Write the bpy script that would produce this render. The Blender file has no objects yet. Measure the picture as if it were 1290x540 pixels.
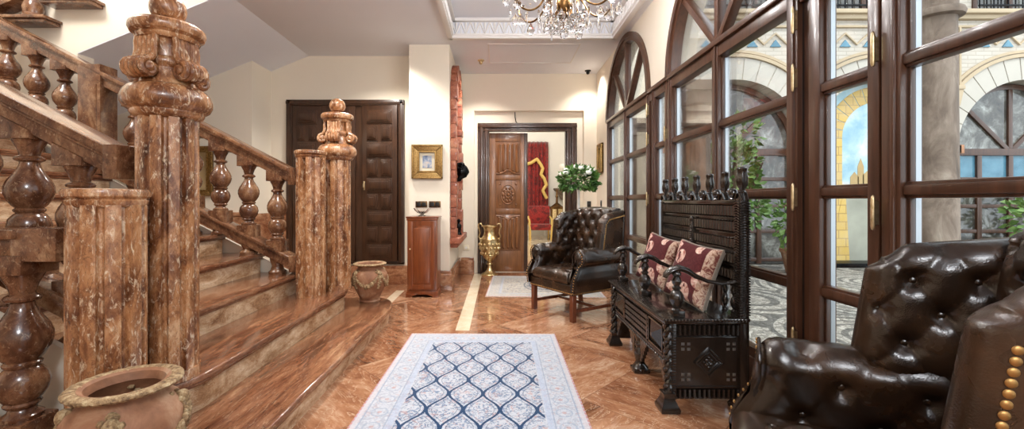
import bpy, bmesh, math, random
from mathutils import Vector, Matrix, noise
PI = math.pi
R = math.radians
sc = bpy.context.scene
COL = sc.collection
random.seed(7)
FPX, CX, CY, EYE = 530.0, 628.0, 253.0, 1.2


def at(px, py, Y):
    """a point of the photograph at depth Y, in metres"""
    return Vector(((px - CX) * Y / FPX, Y, EYE + (CY - py) * Y / FPX))


# ------------------------------------------------------------------ node helpers
class G:
    def __init__(self, name):
        m = bpy.data.materials.new(name)
        m.use_nodes = True
        self.m = m
        self.t = m.node_tree
        self.t.nodes.clear()
        self.out = self.t.nodes.new('ShaderNodeOutputMaterial')

    def n(self, kind, **kw):
        nd = self.t.nodes.new('ShaderNode' + kind)
        for k, v in kw.items():
            if k.startswith('_'):
                setattr(nd, k[1:], v)
        for k, v in kw.items():
            if not k.startswith('_'):
                self.set(nd, k, v)
        return nd

    def set(self, nd, key, v):
        s = nd.inputs[int(key[1:])] if key[0] == 'i' and key[1:].isdigit() else nd.inputs[key.replace('_', ' ')]
        if isinstance(v, E):
            v = v.s
        if isinstance(v, bpy.types.NodeSocket):
            self.t.links.new(v, s)
        else:
            if isinstance(v, (tuple, list)) and len(v) == 3 and s.type == 'RGBA':
                v = (*v, 1)
            s.default_value = v

    def math(self, op, *a):
        nd = self.n('Math', _operation=op)
        for i, v in enumerate(a):
            self.set(nd, 'i%d' % i, v)
        return E(self, nd.outputs[0])

    def coord(self, kind='Object', scale=(1, 1, 1), rot=(0, 0, 0), loc=(0, 0, 0), vary=False):
        tc = self.n('TexCoord')
        v = tc.outputs[kind]
        if vary:
            oi = self.n('ObjectInfo')
            k = self.n('VectorMath', _operation='SCALE', i0=(31.0, 17.0, 23.0))
            self.t.links.new(oi.outputs['Random'], k.inputs['Scale'])
            ad = self.n('VectorMath', _operation='ADD', i0=v, i1=k.outputs[0])
            v = ad.outputs[0]
        mp = self.n('Mapping', Scale=scale, Rotation=rot, Location=loc)
        self.t.links.new(v, mp.inputs['Vector'])
        return mp.outputs[0]

    def xyz(self, v):
        nd = self.n('SeparateXYZ', i0=v)
        return [E(self, o) for o in nd.outputs]

    def vec(self, x, y, z=0.0):
        nd = self.n('CombineXYZ', i0=x, i1=y, i2=z)
        return nd.outputs[0]

    def noise(self, v, scale=5, detail=4, rough=.55, dist=0.0):
        nd = self.n('TexNoise', Vector=v, Scale=scale, Detail=detail, Roughness=rough, Distortion=dist)
        return E(self, nd.outputs[0])

    def ramp(self, f, stops, interp='LINEAR'):
        nd = self.n('ValToRGB')
        nd.color_ramp.interpolation = interp
        el = nd.color_ramp.elements
        while len(el) < len(stops):
            el.new(.5)
        for e, (p, c) in zip(el, stops):
            e.position = p
            e.color = (*c, 1) if len(c) == 3 else c
        self.set(nd, 'i0', f)
        return nd.outputs[0]

    def mix(self, f, a, b, mode='MIX'):
        nd = self.n('Mix', _data_type='RGBA', _blend_type=mode)
        self.set(nd, 'i0', f)
        self.set(nd, 'i6', a)
        self.set(nd, 'i7', b)
        return nd.outputs[2]

    def bump(self, h, strength=.3, dist=.01):
        nd = self.n('Bump', Strength=strength, Distance=dist)
        self.set(nd, 'Height', h)
        return nd.outputs[0]

    def bsdf(self, color, rough=.5, metal=0.0, spec=.5, normal=None, coat=0.0, trans=0.0, ior=1.5, sheen=0.0, emit=None, es=0.0):
        b = self.n('BsdfPrincipled')
        self.set(b, 'Base Color', color)
        self.set(b, 'Roughness', rough)
        self.set(b, 'Metallic', metal)
        self.set(b, 'Specular IOR Level', spec)
        self.set(b, 'IOR', ior)
        if normal is not None:
            self.set(b, 'Normal', normal)
        if coat:
            self.set(b, 'Coat Weight', coat)
            self.set(b, 'Coat Roughness', .08)
        if trans:
            self.set(b, 'Transmission Weight', trans)
        if sheen:
            self.set(b, 'Sheen Weight', sheen)
        if emit:
            self.set(b, 'Emission Color', emit)
            self.set(b, 'Emission Strength', es)
        self.t.links.new(b.outputs[0], self.out.inputs[0])
        return self.m


class E:
    def __init__(self, g, s):
        self.g, self.s = g, s

    def __add__(self, o): return self.g.math('ADD', self, o)
    def __radd__(self, o): return self.g.math('ADD', o, self)
    def __sub__(self, o): return self.g.math('SUBTRACT', self, o)
    def __rsub__(self, o): return self.g.math('SUBTRACT', o, self)
    def __mul__(self, o): return self.g.math('MULTIPLY', self, o)
    def __rmul__(self, o): return self.g.math('MULTIPLY', o, self)
    def __truediv__(self, o): return self.g.math('DIVIDE', self, o)
    def lt(self, o): return self.g.math('LESS_THAN', self, o)
    def gt(self, o): return self.g.math('GREATER_THAN', self, o)
    def abs(self): return self.g.math('ABSOLUTE', self)
    def frac(self): return self.g.math('FRACT', self)
    def floor(self): return self.g.math('FLOOR', self)
    def sin(self): return self.g.math('SINE', self)
    def cos(self): return self.g.math('COSINE', self)
    def min(self, o): return self.g.math('MINIMUM', self, o)
    def max(self, o): return self.g.math('MAXIMUM', self, o)


# ------------------------------------------------------------------ mesh helpers
class MB:
    def __init__(self):
        self.b = bmesh.new()

    def _merge(self, t, M=None):
        if M is not None:
            bmesh.ops.transform(t, matrix=M, verts=t.verts)
            if M.determinant() < 0:
                bmesh.ops.reverse_faces(t, faces=t.faces[:])
        me = bpy.data.meshes.new('tmp')
        t.to_mesh(me)
        t.free()
        self.b.from_mesh(me)
        bpy.data.meshes.remove(me)
        return self

    def box(self, x0, x1, y0, y1, z0, z1, bev=0.0, M=None, seg=2):
        t = bmesh.new()
        bmesh.ops.create_cube(t, size=1)
        bmesh.ops.transform(t, matrix=Matrix.Translation(((x0 + x1) / 2, (y0 + y1) / 2, (z0 + z1) / 2)) @ Matrix.Diagonal((abs(x1 - x0), abs(y1 - y0), abs(z1 - z0), 1)), verts=t.verts)
        if bev:
            bmesh.ops.bevel(t, geom=t.edges[:], offset=bev, segments=seg, affect='EDGES', profile=.6)
        return self._merge(t, M)

    def prism(self, poly, d0, d1, axis='z', bev=0.0, seg=2, M=None, top_only=False):
        """poly: 2D points; axis z -> (x,y), y -> (x,z), x -> (y,z)"""
        t = bmesh.new()

        def P(p, d):
            return {'z': (p[0], p[1], d), 'y': (p[0], d, p[1]), 'x': (d, p[0], p[1])}[axis]
        lo = [t.verts.new(P(p, d0)) for p in poly]
        hi = [t.verts.new(P(p, d1)) for p in poly]
        n = len(poly)
        t.faces.new(lo[::-1])
        ftop = t.faces.new(hi)
        for i in range(n):
            t.faces.new((lo[i], lo[(i + 1) % n], hi[(i + 1) % n], hi[i]))
        bmesh.ops.recalc_face_normals(t, faces=t.faces[:])
        if bev:
            ed = list(ftop.edges) if top_only else [e for e in t.edges if (e.verts[0] in lo) == (e.verts[1] in lo)]
            bmesh.ops.bevel(t, geom=ed, offset=bev, segments=seg, affect='EDGES', profile=.5)
        return self._merge(t, M)

    def lathe(self, prof, c=(0, 0, 0), seg=24, M=None, flute=None, square=False):
        """prof: (r,z) from bottom to top. flute(angle, r, z) -> r"""
        t = bmesh.new()
        rings = []
        for r, z in prof:
            ring = []
            for i in range(seg):
                a = 2 * PI * i / seg
                rr = flute(a, r, z) if flute else r
                if square:
                    k = 1 / max(abs(math.cos(a)), abs(math.sin(a)))
                    rr = rr * k
                ring.append(t.verts.new((c[0] + rr * math.cos(a), c[1] + rr * math.sin(a), c[2] + z)))
            rings.append(ring)
        for a, b in zip(rings, rings[1:]):
            for i in range(seg):
                t.faces.new((a[i], a[(i + 1) % seg], b[(i + 1) % seg], b[i]))
        t.faces.new(rings[0][::-1])
        t.faces.new(rings[-1])
        bmesh.ops.remove_doubles(t, verts=t.verts, dist=1e-6)
        return self._merge(t, M)

    def sphere(self, c, r, seg=12, ring=8, M=None, sc=(1, 1, 1)):
        t = bmesh.new()
        bmesh.ops.create_uvsphere(t, u_segments=seg, v_segments=ring, radius=1)
        if isinstance(r, (int, float)):
            r = (r, r, r)
        bmesh.ops.transform(t, matrix=Matrix.Translation(c) @ Matrix.Diagonal((*r, 1)), verts=t.verts)
        return self._merge(t, M)

    def tube(self, pts, rad, seg=10, closed=False, M=None, flat=1.0):
        pts = [Vector(p) for p in pts]
        n = len(pts)
        rads = rad if isinstance(rad, (list, tuple)) else [rad] * n
        t = bmesh.new()
        rings = []
        up = Vector((0, 0, 1))
        prev = None
        for i, p in enumerate(pts):
            if closed:
                d = pts[(i + 1) % n] - pts[i - 1]
            else:
                d = pts[min(i + 1, n - 1)] - pts[max(i - 1, 0)]
            d.normalize()
            if prev is None:
                u = d.cross(up)
                if u.length < .05:
                    u = d.cross(Vector((1, 0, 0)))
            else:
                u = prev - d * prev.dot(d)
            u.normalize()
            prev = u
            v = d.cross(u)
            rings.append([t.verts.new(p + (u * math.cos(2 * PI * k / seg) + v * flat * math.sin(2 * PI * k / seg)) * rads[i]) for k in range(seg)])
        m = n if closed else n - 1
        for i in range(m):
            a, b = rings[i], rings[(i + 1) % n]
            for k in range(seg):
                t.faces.new((a[k], a[(k + 1) % seg], b[(k + 1) % seg], b[k]))
        if not closed:
            t.faces.new(rings[0][::-1])
            t.faces.new(rings[-1])
        bmesh.ops.recalc_face_normals(t, faces=t.faces[:])
        return self._merge(t, M)

    def grid(self, f, nu, nv, closed_u=False, M=None):
        """f(u,v) -> point"""
        t = bmesh.new()
        vs = [[t.verts.new(f(i / nu, j / nv)) for j in range(nv + 1)] for i in range(nu + (0 if closed_u else 1))]
        L = len(vs)
        for i in range(nu):
            for j in range(nv):
                t.faces.new((vs[i][j], vs[(i + 1) % L][j], vs[(i + 1) % L][j + 1], vs[i][j + 1]))
        return self._merge(t, M)

    def pad(self, mid, normal, su, sv, T, rnd, puff=None, back=1.0, nu=40, nv=40, bpuff=None, M=None):
        """padded panel: mid(u,v) mid surface, normal(u,v); size su x sv metres, thickness T, edge rounding rnd"""
        t = bmesh.new()

        def edge(u, v):
            e = min(u * su, (1 - u) * su, v * sv, (1 - v) * sv)
            k = 1 - min(e / rnd, 1)
            return math.sqrt(max(0, 1 - k * k)), min(e / (rnd * 1.6), 1)

        def sp(i, n):  # denser near the rims
            x = i / n
            return x - math.sin(2 * PI * x) / (2 * PI) * .55
        A, B = [], []
        for i in range(nu + 1):
            ra, rb = [], []
            for j in range(nv + 1):
                u, v = sp(i, nu), sp(j, nv)
                k, w = edge(u, v)
                p, n = Vector(mid(u, v)), Vector(normal(u, v)).normalized()
                h = T / 2 * k + (puff(u, v) * w if puff else 0)
                va = t.verts.new(p + n * h)
                ra.append(va)
                if i in (0, nu) or j in (0, nv):
                    rb.append(va)
                else:
                    hb = T / 2 * k * back + (bpuff(u, v) * w if bpuff else 0)
                    rb.append(t.verts.new(p - n * hb))
            A.append(ra)
            B.append(rb)
        for i in range(nu):
            for j in range(nv):
                t.faces.new((A[i][j], A[i + 1][j], A[i + 1][j + 1], A[i][j + 1]))
                q = (B[i][j], B[i][j + 1], B[i + 1][j + 1], B[i + 1][j])
                if len(set(q)) == 4 and not all(a is b for a, b in zip(sorted(q, key=id), sorted((A[i][j], A[i + 1][j], A[i + 1][j + 1], A[i][j + 1]), key=id))):
                    t.faces.new(q)
        bmesh.ops.recalc_face_normals(t, faces=t.faces[:])
        return self._merge(t, M)

    def build(self, name, mat, parent=None, loc=None, rot=None, smooth=True, ang=38, link=True):
        b = self.b
        for f in b.faces:
            f.smooth = smooth
        if smooth:
            lim = R(ang)
            for e in b.edges:
                if len(e.link_faces) == 2:
                    if e.calc_face_angle(0) > lim:
                        e.smooth = False
        me = bpy.data.meshes.new(name)
        b.to_mesh(me)
        b.free()
        o = bpy.data.objects.new(name, me)
        if mat:
            me.materials.append(mat)
        COL.objects.link(o)
        if parent:
            o.parent = parent
        if loc:
            o.location = loc
        if rot:
            o.rotation_euler = rot
        return o


def tag(o, label, cat, group=None, kind=None):
    o['label'] = label
    o['category'] = cat
    if group:
        o['group'] = group
    if kind:
        o['kind'] = kind
    return o


def thing(name, label, cat, loc=(0, 0, 0), rz=0.0, group=None):
    o = bpy.data.objects.new(name, None)
    COL.objects.link(o)
    o.location = loc
    o.rotation_euler = (0, 0, rz)
    o.empty_display_size = .1
    return tag(o, label, cat, group)


def struct(o, label=None, cat=None):
    o['kind'] = 'structure'
    if label:
        o['label'] = label
    if cat:
        o['category'] = cat
    return o


def sroot(name, label=None, cat=None, loc=(0, 0, 0), rz=0.0):
    o = bpy.data.objects.new(name, None)
    COL.objects.link(o)
    o.location = loc
    o.rotation_euler = (0, 0, rz)
    return struct(o, label, cat)


def copy_tree(o, parent=None):
    c = o.copy()
    COL.objects.link(c)
    if parent:
        c.parent = parent
    for ch in list(o.children):
        copy_tree(ch, c)
    return c


def dup(root, loc, rz, label, group=None):
    c = copy_tree(root)
    c.location = loc
    c.rotation_euler = (0, 0, rz)
    c['label'] = label
    if group:
        c['group'] = group
    return c


def arc(cx, cy, r, a0, a1, n, ry=None):
    ry = ry or r
    return [(cx + r * math.cos(R(a0 + (a1 - a0) * i / n)), cy + ry * math.sin(R(a0 + (a1 - a0) * i / n))) for i in range(n + 1)]


def lerp(a, b, t): return a + (b - a) * t
def sstep(a, b, x):
    t = max(0, min(1, (x - a) / (b - a)))
    return t * t * (3 - 2 * t)
# ------------------------------------------------------------------ materials
def wood(name, dark, light, rough=.35, scale=(30, 30, 2.5), coat=0.15, bump=.08):
    g = G(name)
    v = g.coord('Object', scale, vary=True)
    n = g.noise(v, 1.0, 6, .6, .6)
    n2 = g.noise(g.coord('Object', (3, 3, 3), vary=True), 1.5, 3)
    c = g.ramp(n * .75 + n2 * .25, [(.3, dark), (.7, light)])
    return g.bsdf(c, rough, coat=coat, normal=g.bump(n, bump, .004))


def marble(name, cols, scale=1.0, rough=.18, stretch=(1, 1, .35), fleck=.5, flc=(.72, .55, .38), bump=0.0, fs=26.0, ft=.56):
    g = G(name)
    v = g.coord('Object', tuple(s * scale for s in stretch), vary=True)
    big = g.noise(v, 2.2, 8, .62, 1.2)
    vein = g.noise(v, 9.0, 10, .7, 1.6)
    base = g.ramp(big * .7 + vein * .3, [(.31, cols[0]), (.44, cols[1]), (.545, cols[2]), (.66, cols[3])])
    fl = g.noise(v, fs, 7, .72, 1.0)
    f = g.ramp(fl, [(ft, (0, 0, 0)), (ft + .10, (fleck, fleck, fleck))])
    base = g.mix(f, base, flc)
    cr = g.noise(v, 6.0, 5, .6, 2.2)
    crk = g.ramp((cr - .5).abs(), [(.0, (.75, .75, .75)), (.012, (0, 0, 0))])
    base = g.mix(crk, base, cols[0])
    nm = g.bump(fl, bump, .004) if bump else None
    return g.bsdf(base, rough, coat=.25, normal=nm)


M = {}
M['rail_marble'] = marble('red marble', [(.030, .010, .005), (.095, .036, .017), (.20, .092, .044), (.37, .225, .125)], 2.0, .2, (1, 1, .7), .5, (.46, .31, .19))
M['post_marble'] = marble('post marble', [(.036, .011, .005), (.165, .058, .021), (.39, .178, .074), (.60, .38, .215)], 2.3, .22, (1.5, 1.5, .6), .85, (.72, .56, .38), .5, 13.0, .54)
M['step_marble'] = marble('step marble', [(.034, .012, .006), (.135, .050, .024), (.25, .108, .053), (.42, .235, .13)], 1.15, .13, (2.6, .42, 2), .5, (.52, .36, .23))
M['riser_marble'] = marble('riser marble', [(.15, .065, .03), (.38, .22, .115), (.58, .41, .26), (.72, .58, .42)], 1.8, .2, (2, .8, 2), .7, (.70, .57, .41))
M['base_marble'] = marble('baseboard marble', [(.09, .025, .012), (.22, .08, .035), (.38, .18, .09), (.5, .3, .18)], 1.5, .2, (1, 1, 2), .4)
M['niche_marble'] = marble('rough red marble', [(.09, .02, .012), (.24, .06, .03), (.38, .12, .06), (.52, .25, .15)], 3.0, .6, (1, 1, 1), .5, (.55, .35, .25), .5)


def floor_mat():
    g = G('polished floor marble')
    v = g.coord('Object')
    x, y, z = g.xyz(v)
    # diagonal slabs, each with its own grain direction
    c45 = math.sqrt(.5)
    u = (x + y) * c45
    w = (y - x) * c45
    T = .72
    iu, iw = (u / T).floor(), (w / T).floor()
    fu, fw = (u / T).frac(), (w / T).frac()
    wn = g.n('TexWhiteNoise', _noise_dimensions='2D', Vector=g.vec(iu, iw))
    rnd = E(g, wn.outputs[0])
    chk = ((iu + iw) * .5).frac().gt(.25)
    a = u * chk + w * (1 - chk)
    b = w * chk + u * (1 - chk)
    gv = g.vec(a * .8 + rnd * 37.0, b * 2.3 + rnd * 11.0, rnd * 5.0)
    n1 = g.noise(gv, 1.6, 9, .62, 1.1)
    n2 = g.noise(gv, 7.0, 7, .7, 1.4)
    f = n1 * .60 + n2 * .32 + rnd * .10
    c = g.ramp(f, [(.36, (.10, .036, .018)), (.46, (.24, .096, .045)), (.56, (.38, .185, .098)), (.68, (.58, .39, .26))])
    vn = g.noise(gv, 3.0, 6, .6, 2.5)
    vein = g.ramp((vn - .5).abs(), [(0, (.7, .7, .7)), (.010, (0, 0, 0))])
    c = g.mix(vein, c, (.70, .52, .36))
    e = fu.min(1 - fu).min(fw.min(1 - fw))
    c = g.mix(e.lt(.004) * .5, c, (.12, .05, .025))
    return g.bsdf(c, g.noise(v, 3.0, 3) * .10 + .06, spec=.55, coat=.3)


M['floor'] = floor_mat()
M['pale_marble'] = marble('cream inlay marble', [(.55, .42, .28), (.68, .55, .38), (.75, .63, .46), (.8, .7, .55)], 1.0, .1, (1, 1, 1), .2)


def plaster(name, col, var=.05, bump=.06):
    g = G(name)
    v = g.coord('Object')
    n = g.noise(v, 1.2, 4)
    lo = tuple(c * (1 - var) for c in col)
    c = g.ramp(n, [(.3, lo), (.7, col)])
    f = g.noise(v, 60, 3)
    return g.bsdf(c, .85, spec=.2, normal=g.bump(f, bump, .003))


M['wall'] = plaster('cream plaster', (.82, .745, .62))
M['wall_white'] = plaster('white plaster', (.80, .78, .74))
M['ceiling'] = plaster('grey white ceiling paint', (.79, .81, .87), .03)
M['stucco'] = plaster('white stucco moulding', (.80, .78, .76), .04)
M['door_wood'] = wood('carved oak', (.10, .036, .012), (.30, .125, .042), .33)
M['dark_door'] = wood('dark walnut', (.020, .0085, .0045), (.078, .033, .015), .30, coat=.25)
M['frame_wood'] = wood('window mahogany', (.036, .015, .008), (.102, .043, .023), .3)
M['cabinet_wood'] = wood('reddish cherry wood', (.085, .019, .006), (.25, .066, .018), .28, coat=.3)
M['bench_wood'] = wood('blackened carved wood', (.006, .0042, .0034), (.024, .016, .011), .22, coat=.6)
M['leg_wood'] = wood('mahogany leg', (.07, .018, .008), (.19, .055, .024), .25, coat=.4)


def leather():
    g = G('dark brown leather')
    v = g.coord('Object')
    n = g.noise(v, 4.0, 4, .6)
    fine = g.n('TexVoronoi', Vector=v, Scale=260.0)
    wr = g.noise(v, 22, 5, .65, .8)
    c = g.ramp(n, [(.3, (.008, .0042, .0022)), (.52, (.021, .0100, .0048)), (.75, (.066, .030, .0125))])
    h = wr * .7 + E(g, fine.outputs[0]) * .25
    return g.bsdf(c, n * .14 + .19, spec=.55, coat=.10, normal=g.bump(h, .22, .006))


M['leather'] = leather()
g = G('antique gold nails'); M['nail'] = g.bsdf((.46, .27, .10), .48, 1.0)
g = G('dull pewter studs'); M['pewter'] = g.bsdf((.20, .19, .17), .34, .8)


def metal(name, a, b, rough=.3, scale=40, bump=.2, det=5):
    g = G(name)
    n = g.noise(g.coord('Object', vary=True), scale, det, .6)
    return g.bsdf(g.ramp(n, [(.35, a), (.65, b)]), rough, 1.0, normal=g.bump(n, bump, .004))


M['brass'] = metal('embossed brass', (.48, .34, .15), (.82, .66, .38), .28, 30, .5)
M['hinge'] = metal('hinge brass', (.50, .38, .20), (.74, .60, .38), .42, 40, .1)
M['bronze'] = metal('chandelier bronze', (.05, .026, .011), (.24, .13, .048), .35, 30, .2)
M['gilt'] = metal('old gilt wood', (.22, .13, .045), (.48, .31, .12), .45, 55, .6)
M['black_metal'] = metal('black bronze', (.008, .008, .009), (.03, .03, .03), .4, 20, .2)
g = G('black plastic'); M['black'] = g.bsdf((.012, .012, .012), .35)
g = G('ivory plastic'); M['ivory'] = g.bsdf((.75, .68, .52), .4)
g = G('white enamel'); M['white'] = g.bsdf((.75, .74, .70), .3)
g = G('steel spacer bar'); M['spacer'] = g.bsdf((.42, .45, .48), .35, .7)


def pane_mat():
    g = G('window glass')
    tr = g.n('BsdfTransparent', Color=(.97, .985, .98, 1))
    gl = g.n('BsdfGlossy', Roughness=.02, Color=(1, 1, 1, 1))
    fr = g.n('LayerWeight', Blend=.12)
    f = E(g, fr.outputs['Fresnel']) * .55
    mx = g.n('MixShader')
    g.set(mx, 'i0', f)
    g.t.links.new(tr.outputs[0], mx.inputs[1])
    g.t.links.new(gl.outputs[0], mx.inputs[2])
    g.t.links.new(mx.outputs[0], g.out.inputs[0])
    return g.m


M['pane'] = pane_mat()
g = G('cut crystal'); M['crystal'] = g.bsdf((1, 1, 1), .0, trans=1.0, ior=1.5, spec=.6)
g = G('blue window blind'); M['blue_glass'] = g.bsdf(g.ramp(g.noise(g.coord('Object'), 4, 4), [(.3, (.05, .15, .22)), (.7, (.12, .27, .36))]), .15)


def dark_pane():
    g = G('dark house glass')
    n = g.noise(g.coord('Object', vary=True), 3, 6, .7, .5)
    c = g.ramp(n, [(.35, (.02, .02, .02)), (.5, (.07, .065, .055)), (.62, (.22, .22, .2)), (.72, (.5, .52, .5))])
    return g.bsdf(c, .06, spec=.8)


M['dark_pane'] = dark_pane()


def terracotta():
    g = G('weathered terracotta')
    v = g.coord('Object', vary=True)
    n = g.noise(v, 6, 8, .65, .6)
    c = g.ramp(n, [(.3, (.13, .05, .022)), (.5, (.27, .12, .058)), (.62, (.38, .21, .12)), (.75, (.45, .35, .26))])
    return g.bsdf(c, .65, normal=g.bump(n, .4, .006))


M['terracotta'] = terracotta()
g = G('lichened relief clay')
_n = g.noise(g.coord('Object'), 45, 6, .7)
M['relief'] = g.bsdf(g.ramp(_n, [(.35, (.10, .05, .022)), (.5, (.30, .19, .09)), (.65, (.50, .39, .23))]), .75, normal=g.bump(_n, .8, .01))


def rug_mat(name, W, L, cell_w, cell_l, bw, navy, pale, pale2, accent, medallion=False):
    g = G(name)
    v = g.coord('Object')
    x, y, z = g.xyz(v)
    dx, dy = (W / 2) - x.abs(), (L / 2) - y.abs()
    e = dx.min(dy)
    flo = g.noise(v, 38, 4, .6, 1.5)
    flo2 = g.noise(v, 24, 3, .6, 1.0)
    vor = g.n('TexVoronoi', _feature='F1', Vector=v, Scale=30.0)
    vd = E(g, vor.outputs['Distance'])
    base = g.ramp(flo, [(.36, pale2), (.50, pale), (.62, (pale[0] * 1.08, pale[1] * 1.05, pale[2] * 1.02))])
    base = g.mix(flo2.gt(.60) * .55, base, accent)
    base = g.mix((flo - .43).abs().lt(.018) * .7, base, navy)
    base = g.mix(vd.lt(.16) * .55, base, accent)
    if medallion:
        r = g.math('SQRT', (x * 1.6) * (x * 1.6) + y * y)
        ringp = ((r * 9.0).sin().abs() - .5).abs().lt(.14) * r.lt(.62)
        base = g.mix(ringp * .7, base, navy)
        base = g.mix(g.math('MULTIPLY', r.lt(.36), flo2.gt(.5)) * .7, base, navy)
    else:
        # wavy ogee lattice: two families of waving lines that touch at the knots
        wv = (y * (2 * PI / cell_l)).cos() * (cell_w * .235)
        d1 = (((x - wv) / cell_w + 100.5).frac() - .5).abs() * cell_w
        d2 = (((x + wv) / cell_w + 100.0).frac() - .5).abs() * cell_w
        d = d1.min(d2) + (flo2 - .5) * .010
        inner = g.mix((d - .030).abs().lt(.0035) * .45, base, navy)
        # rosettes in each cell
        base = g.mix(d.lt(.009), inner, navy)
    infield = e.gt(bw)
    # border: pale ground, rows of flowers, guard stripes
    per = x * dx.gt(dy) + y * (1 - dx.gt(dy))
    t = (per * (1 / .155)).frac() - .5
    s = e / bw
    rad = g.math('SQRT', (t * .155) * (t * .155) + (e - bw * .52) * (e - bw * .52))
    bcol = g.ramp(flo, [(.36, (pale[0] * .80, pale[1] * .80, pale[2] * .84)), (.5, pale), (.65, (pale[0] * 1.15, pale[1] * 1.12, pale[2] * 1.08))])
    bcol = g.mix(flo2.gt(.6) * .35, bcol, accent)
    bcol = g.mix((flo - .44).abs().lt(.010) * .5, bcol, (.20, .26, .36))
    bcol = g.mix((rad - .045).abs().lt(.005) * .5, bcol, (.25, .32, .44))
    bcol = g.mix(rad.lt(.013) * .6, bcol, accent)
    st = (s - .90).abs().lt(.07)
    bcol = g.mix(st * .45, bcol, (.34, .42, .58))
    st2 = (s - .80).abs().lt(.018).max((s - .20).abs().lt(.018))
    bcol = g.mix(st2 * .6, bcol, (.22, .28, .40))
    st3 = (s - .10).abs().lt(.055)
    bcol = g.mix(st3 * .55, bcol, (.55, .50, .52))
    edge = (s).lt(.045)
    dash = (per * 26.0).frac().gt(.5)
    bcol = g.mix(edge * (dash * .5 + .4), bcol, (.46, .18, .17))
    c = g.mix(infield, bcol, base)
    pile = g.noise(v, 420, 2)
    return g.bsdf(c, .95, spec=.08, sheen=.15, normal=g.bump(pile, .5, .003))


def pebbles():
    g = G('pebble mosaic')
    v = g.coord('Object')
    vo = g.n('TexVoronoi', _feature='F1', Vector=v, Scale=26.0)
    vc = g.n('TexVoronoi', _feature='DISTANCE_TO_EDGE', Vector=v, Scale=26.0)
    x, y, z = g.xyz(v)
    n = g.noise(v, .9, 2, .5)
    sw = g.n('TexVoronoi', _feature='F1', Vector=g.vec(x, y, 0.0), Scale=.9)
    rr = ((E(g, sw.outputs['Distance']) + n * .12) * 52.0).sin()
    wn = g.n('TexWhiteNoise', _noise_dimensions='3D', Vector=vo.outputs['Position'])
    k = E(g, wn.outputs[0])
    dark = rr.gt(.35)
    lightc = g.ramp(k, [(0, (.24, .22, .19)), (.5, (.42, .39, .34)), (1, (.62, .58, .52))])
    darkc = g.ramp(k, [(0, (.085, .08, .075)), (1, (.21, .20, .18))])
    c = g.mix(dark, lightc, darkc)
    gap = E(g, vc.outputs['Distance']).lt(.06)
    c = g.mix(gap * .7, c, (.10, .09, .075))
    return g.bsdf(c, .6, normal=g.bump(E(g, vc.outputs['Distance']), .8, .02))


M['pebbles'] = pebbles()


def brick(name, c1, c2, mortar, w=.30, h=.075):
    g = G(name)
    v = g.coord('Object')
    x, y, z = g.xyz(v)
    b = g.n('TexBrick', Vector=g.vec(x, z, 0.0), Color1=(*c1, 1), Color2=(*c2, 1), Mortar=(*mortar, 1), Scale=1.0)
    b.inputs['Brick Width'].default_value = w
    b.inputs['Row Height'].default_value = h
    b.inputs['Mortar Size'].default_value = .008
    n = g.noise(v, 2.5, 6, .6)
    c = g.mix(g.ramp(n, [(.35, (0, 0, 0)), (.75, (.45, .45, .45))]), b.outputs[0], (.62, .52, .42))
    return g.bsdf(c, .85, normal=g.bump(g.math('MULTIPLY', E(g, b.outputs[1]), -1.0), .4, .01))


M['facade'] = brick('whitewashed courtyard brick', (.52, .48, .42), (.48, .435, .375), (.38, .34, .285))
M['voussoir'] = plaster('pale arch stone', (.54, .50, .44), .12, .2)
M['cornice'] = plaster('ochre cornice stone', (.52, .41, .28), .15, .2)
M['redbrick'] = plaster('pink brick impost', (.48, .25, .15), .25, .4)


def stone():
    g = G('weathered column stone')
    v = g.coord('Object', (1, 1, .5), vary=True)
    n = g.noise(v, 5, 9, .68, .5)
    c = g.ramp(n, [(.3, (.075, .055, .042)), (.48, (.17, .125, .095)), (.62, (.27, .21, .165)), (.75, (.38, .32, .26))])
    return g.bsdf(c, .8, normal=g.bump(n, .6, .02))


M['stone'] = stone()
g = G('tree bark'); M['bark'] = g.bsdf((.09, .055, .03), .9)


def leafm(name, a, b):
    g = G(name)
    n = g.noise(g.coord('Object'), 9, 3)
    return g.bsdf(g.ramp(n, [(.35, a), (.65, b)]), .45)


M['leaf'] = leafm('dark green leaves', (.03, .10, .018), (.14, .28, .06))
M['leaf2'] = leafm('courtyard leaves', (.05, .13, .02), (.20, .32, .08))
g = G('white petals'); M['petal'] = g.bsdf((.85, .84, .78), .5, spec=.3)


def cushion_mat():
    g = G('maroon floral tapestry')
    v = g.coord('Object')
    x, y, z = g.xyz(v)
    n = g.noise(v, 9, 3, .55, .8)
    n2 = g.noise(v, 30, 4, .6, .8)
    vo = g.n('TexVoronoi', _feature='F1', Vector=v, Scale=8.0)
    d = E(g, vo.outputs['Distance'])
    c = g.mix((n2 - .5).abs().lt(.03) * .3, (.075, .014, .016), (.16, .04, .04))
    pet = g.math('MULTIPLY', d.lt(.43), n.gt(.46))
    petc = g.ramp(n2, [(.35, (.32, .12, .10)), (.5, (.58, .36, .30)), (.65, (.74, .64, .54))])
    c = g.mix(pet, c, petc)
    # pale flowered strip down one side and along the foot
    strip = x.gt(.125)
    strip = g.math('MAXIMUM', strip, y.lt(-.185))
    sc_ = g.ramp(n2, [(.38, (.16, .05, .04)), (.47, (.40, .25, .18)), (.56, (.58, .45, .35)), (.62, (.20, .07, .06)), (.7, (.5, .33, .26))])
    c = g.mix(strip, c, sc_)
    pile = g.noise(v, 300, 2)
    return g.bsdf(c, .9, spec=.1, sheen=.1, normal=g.bump(pile, .3, .002))


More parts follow.
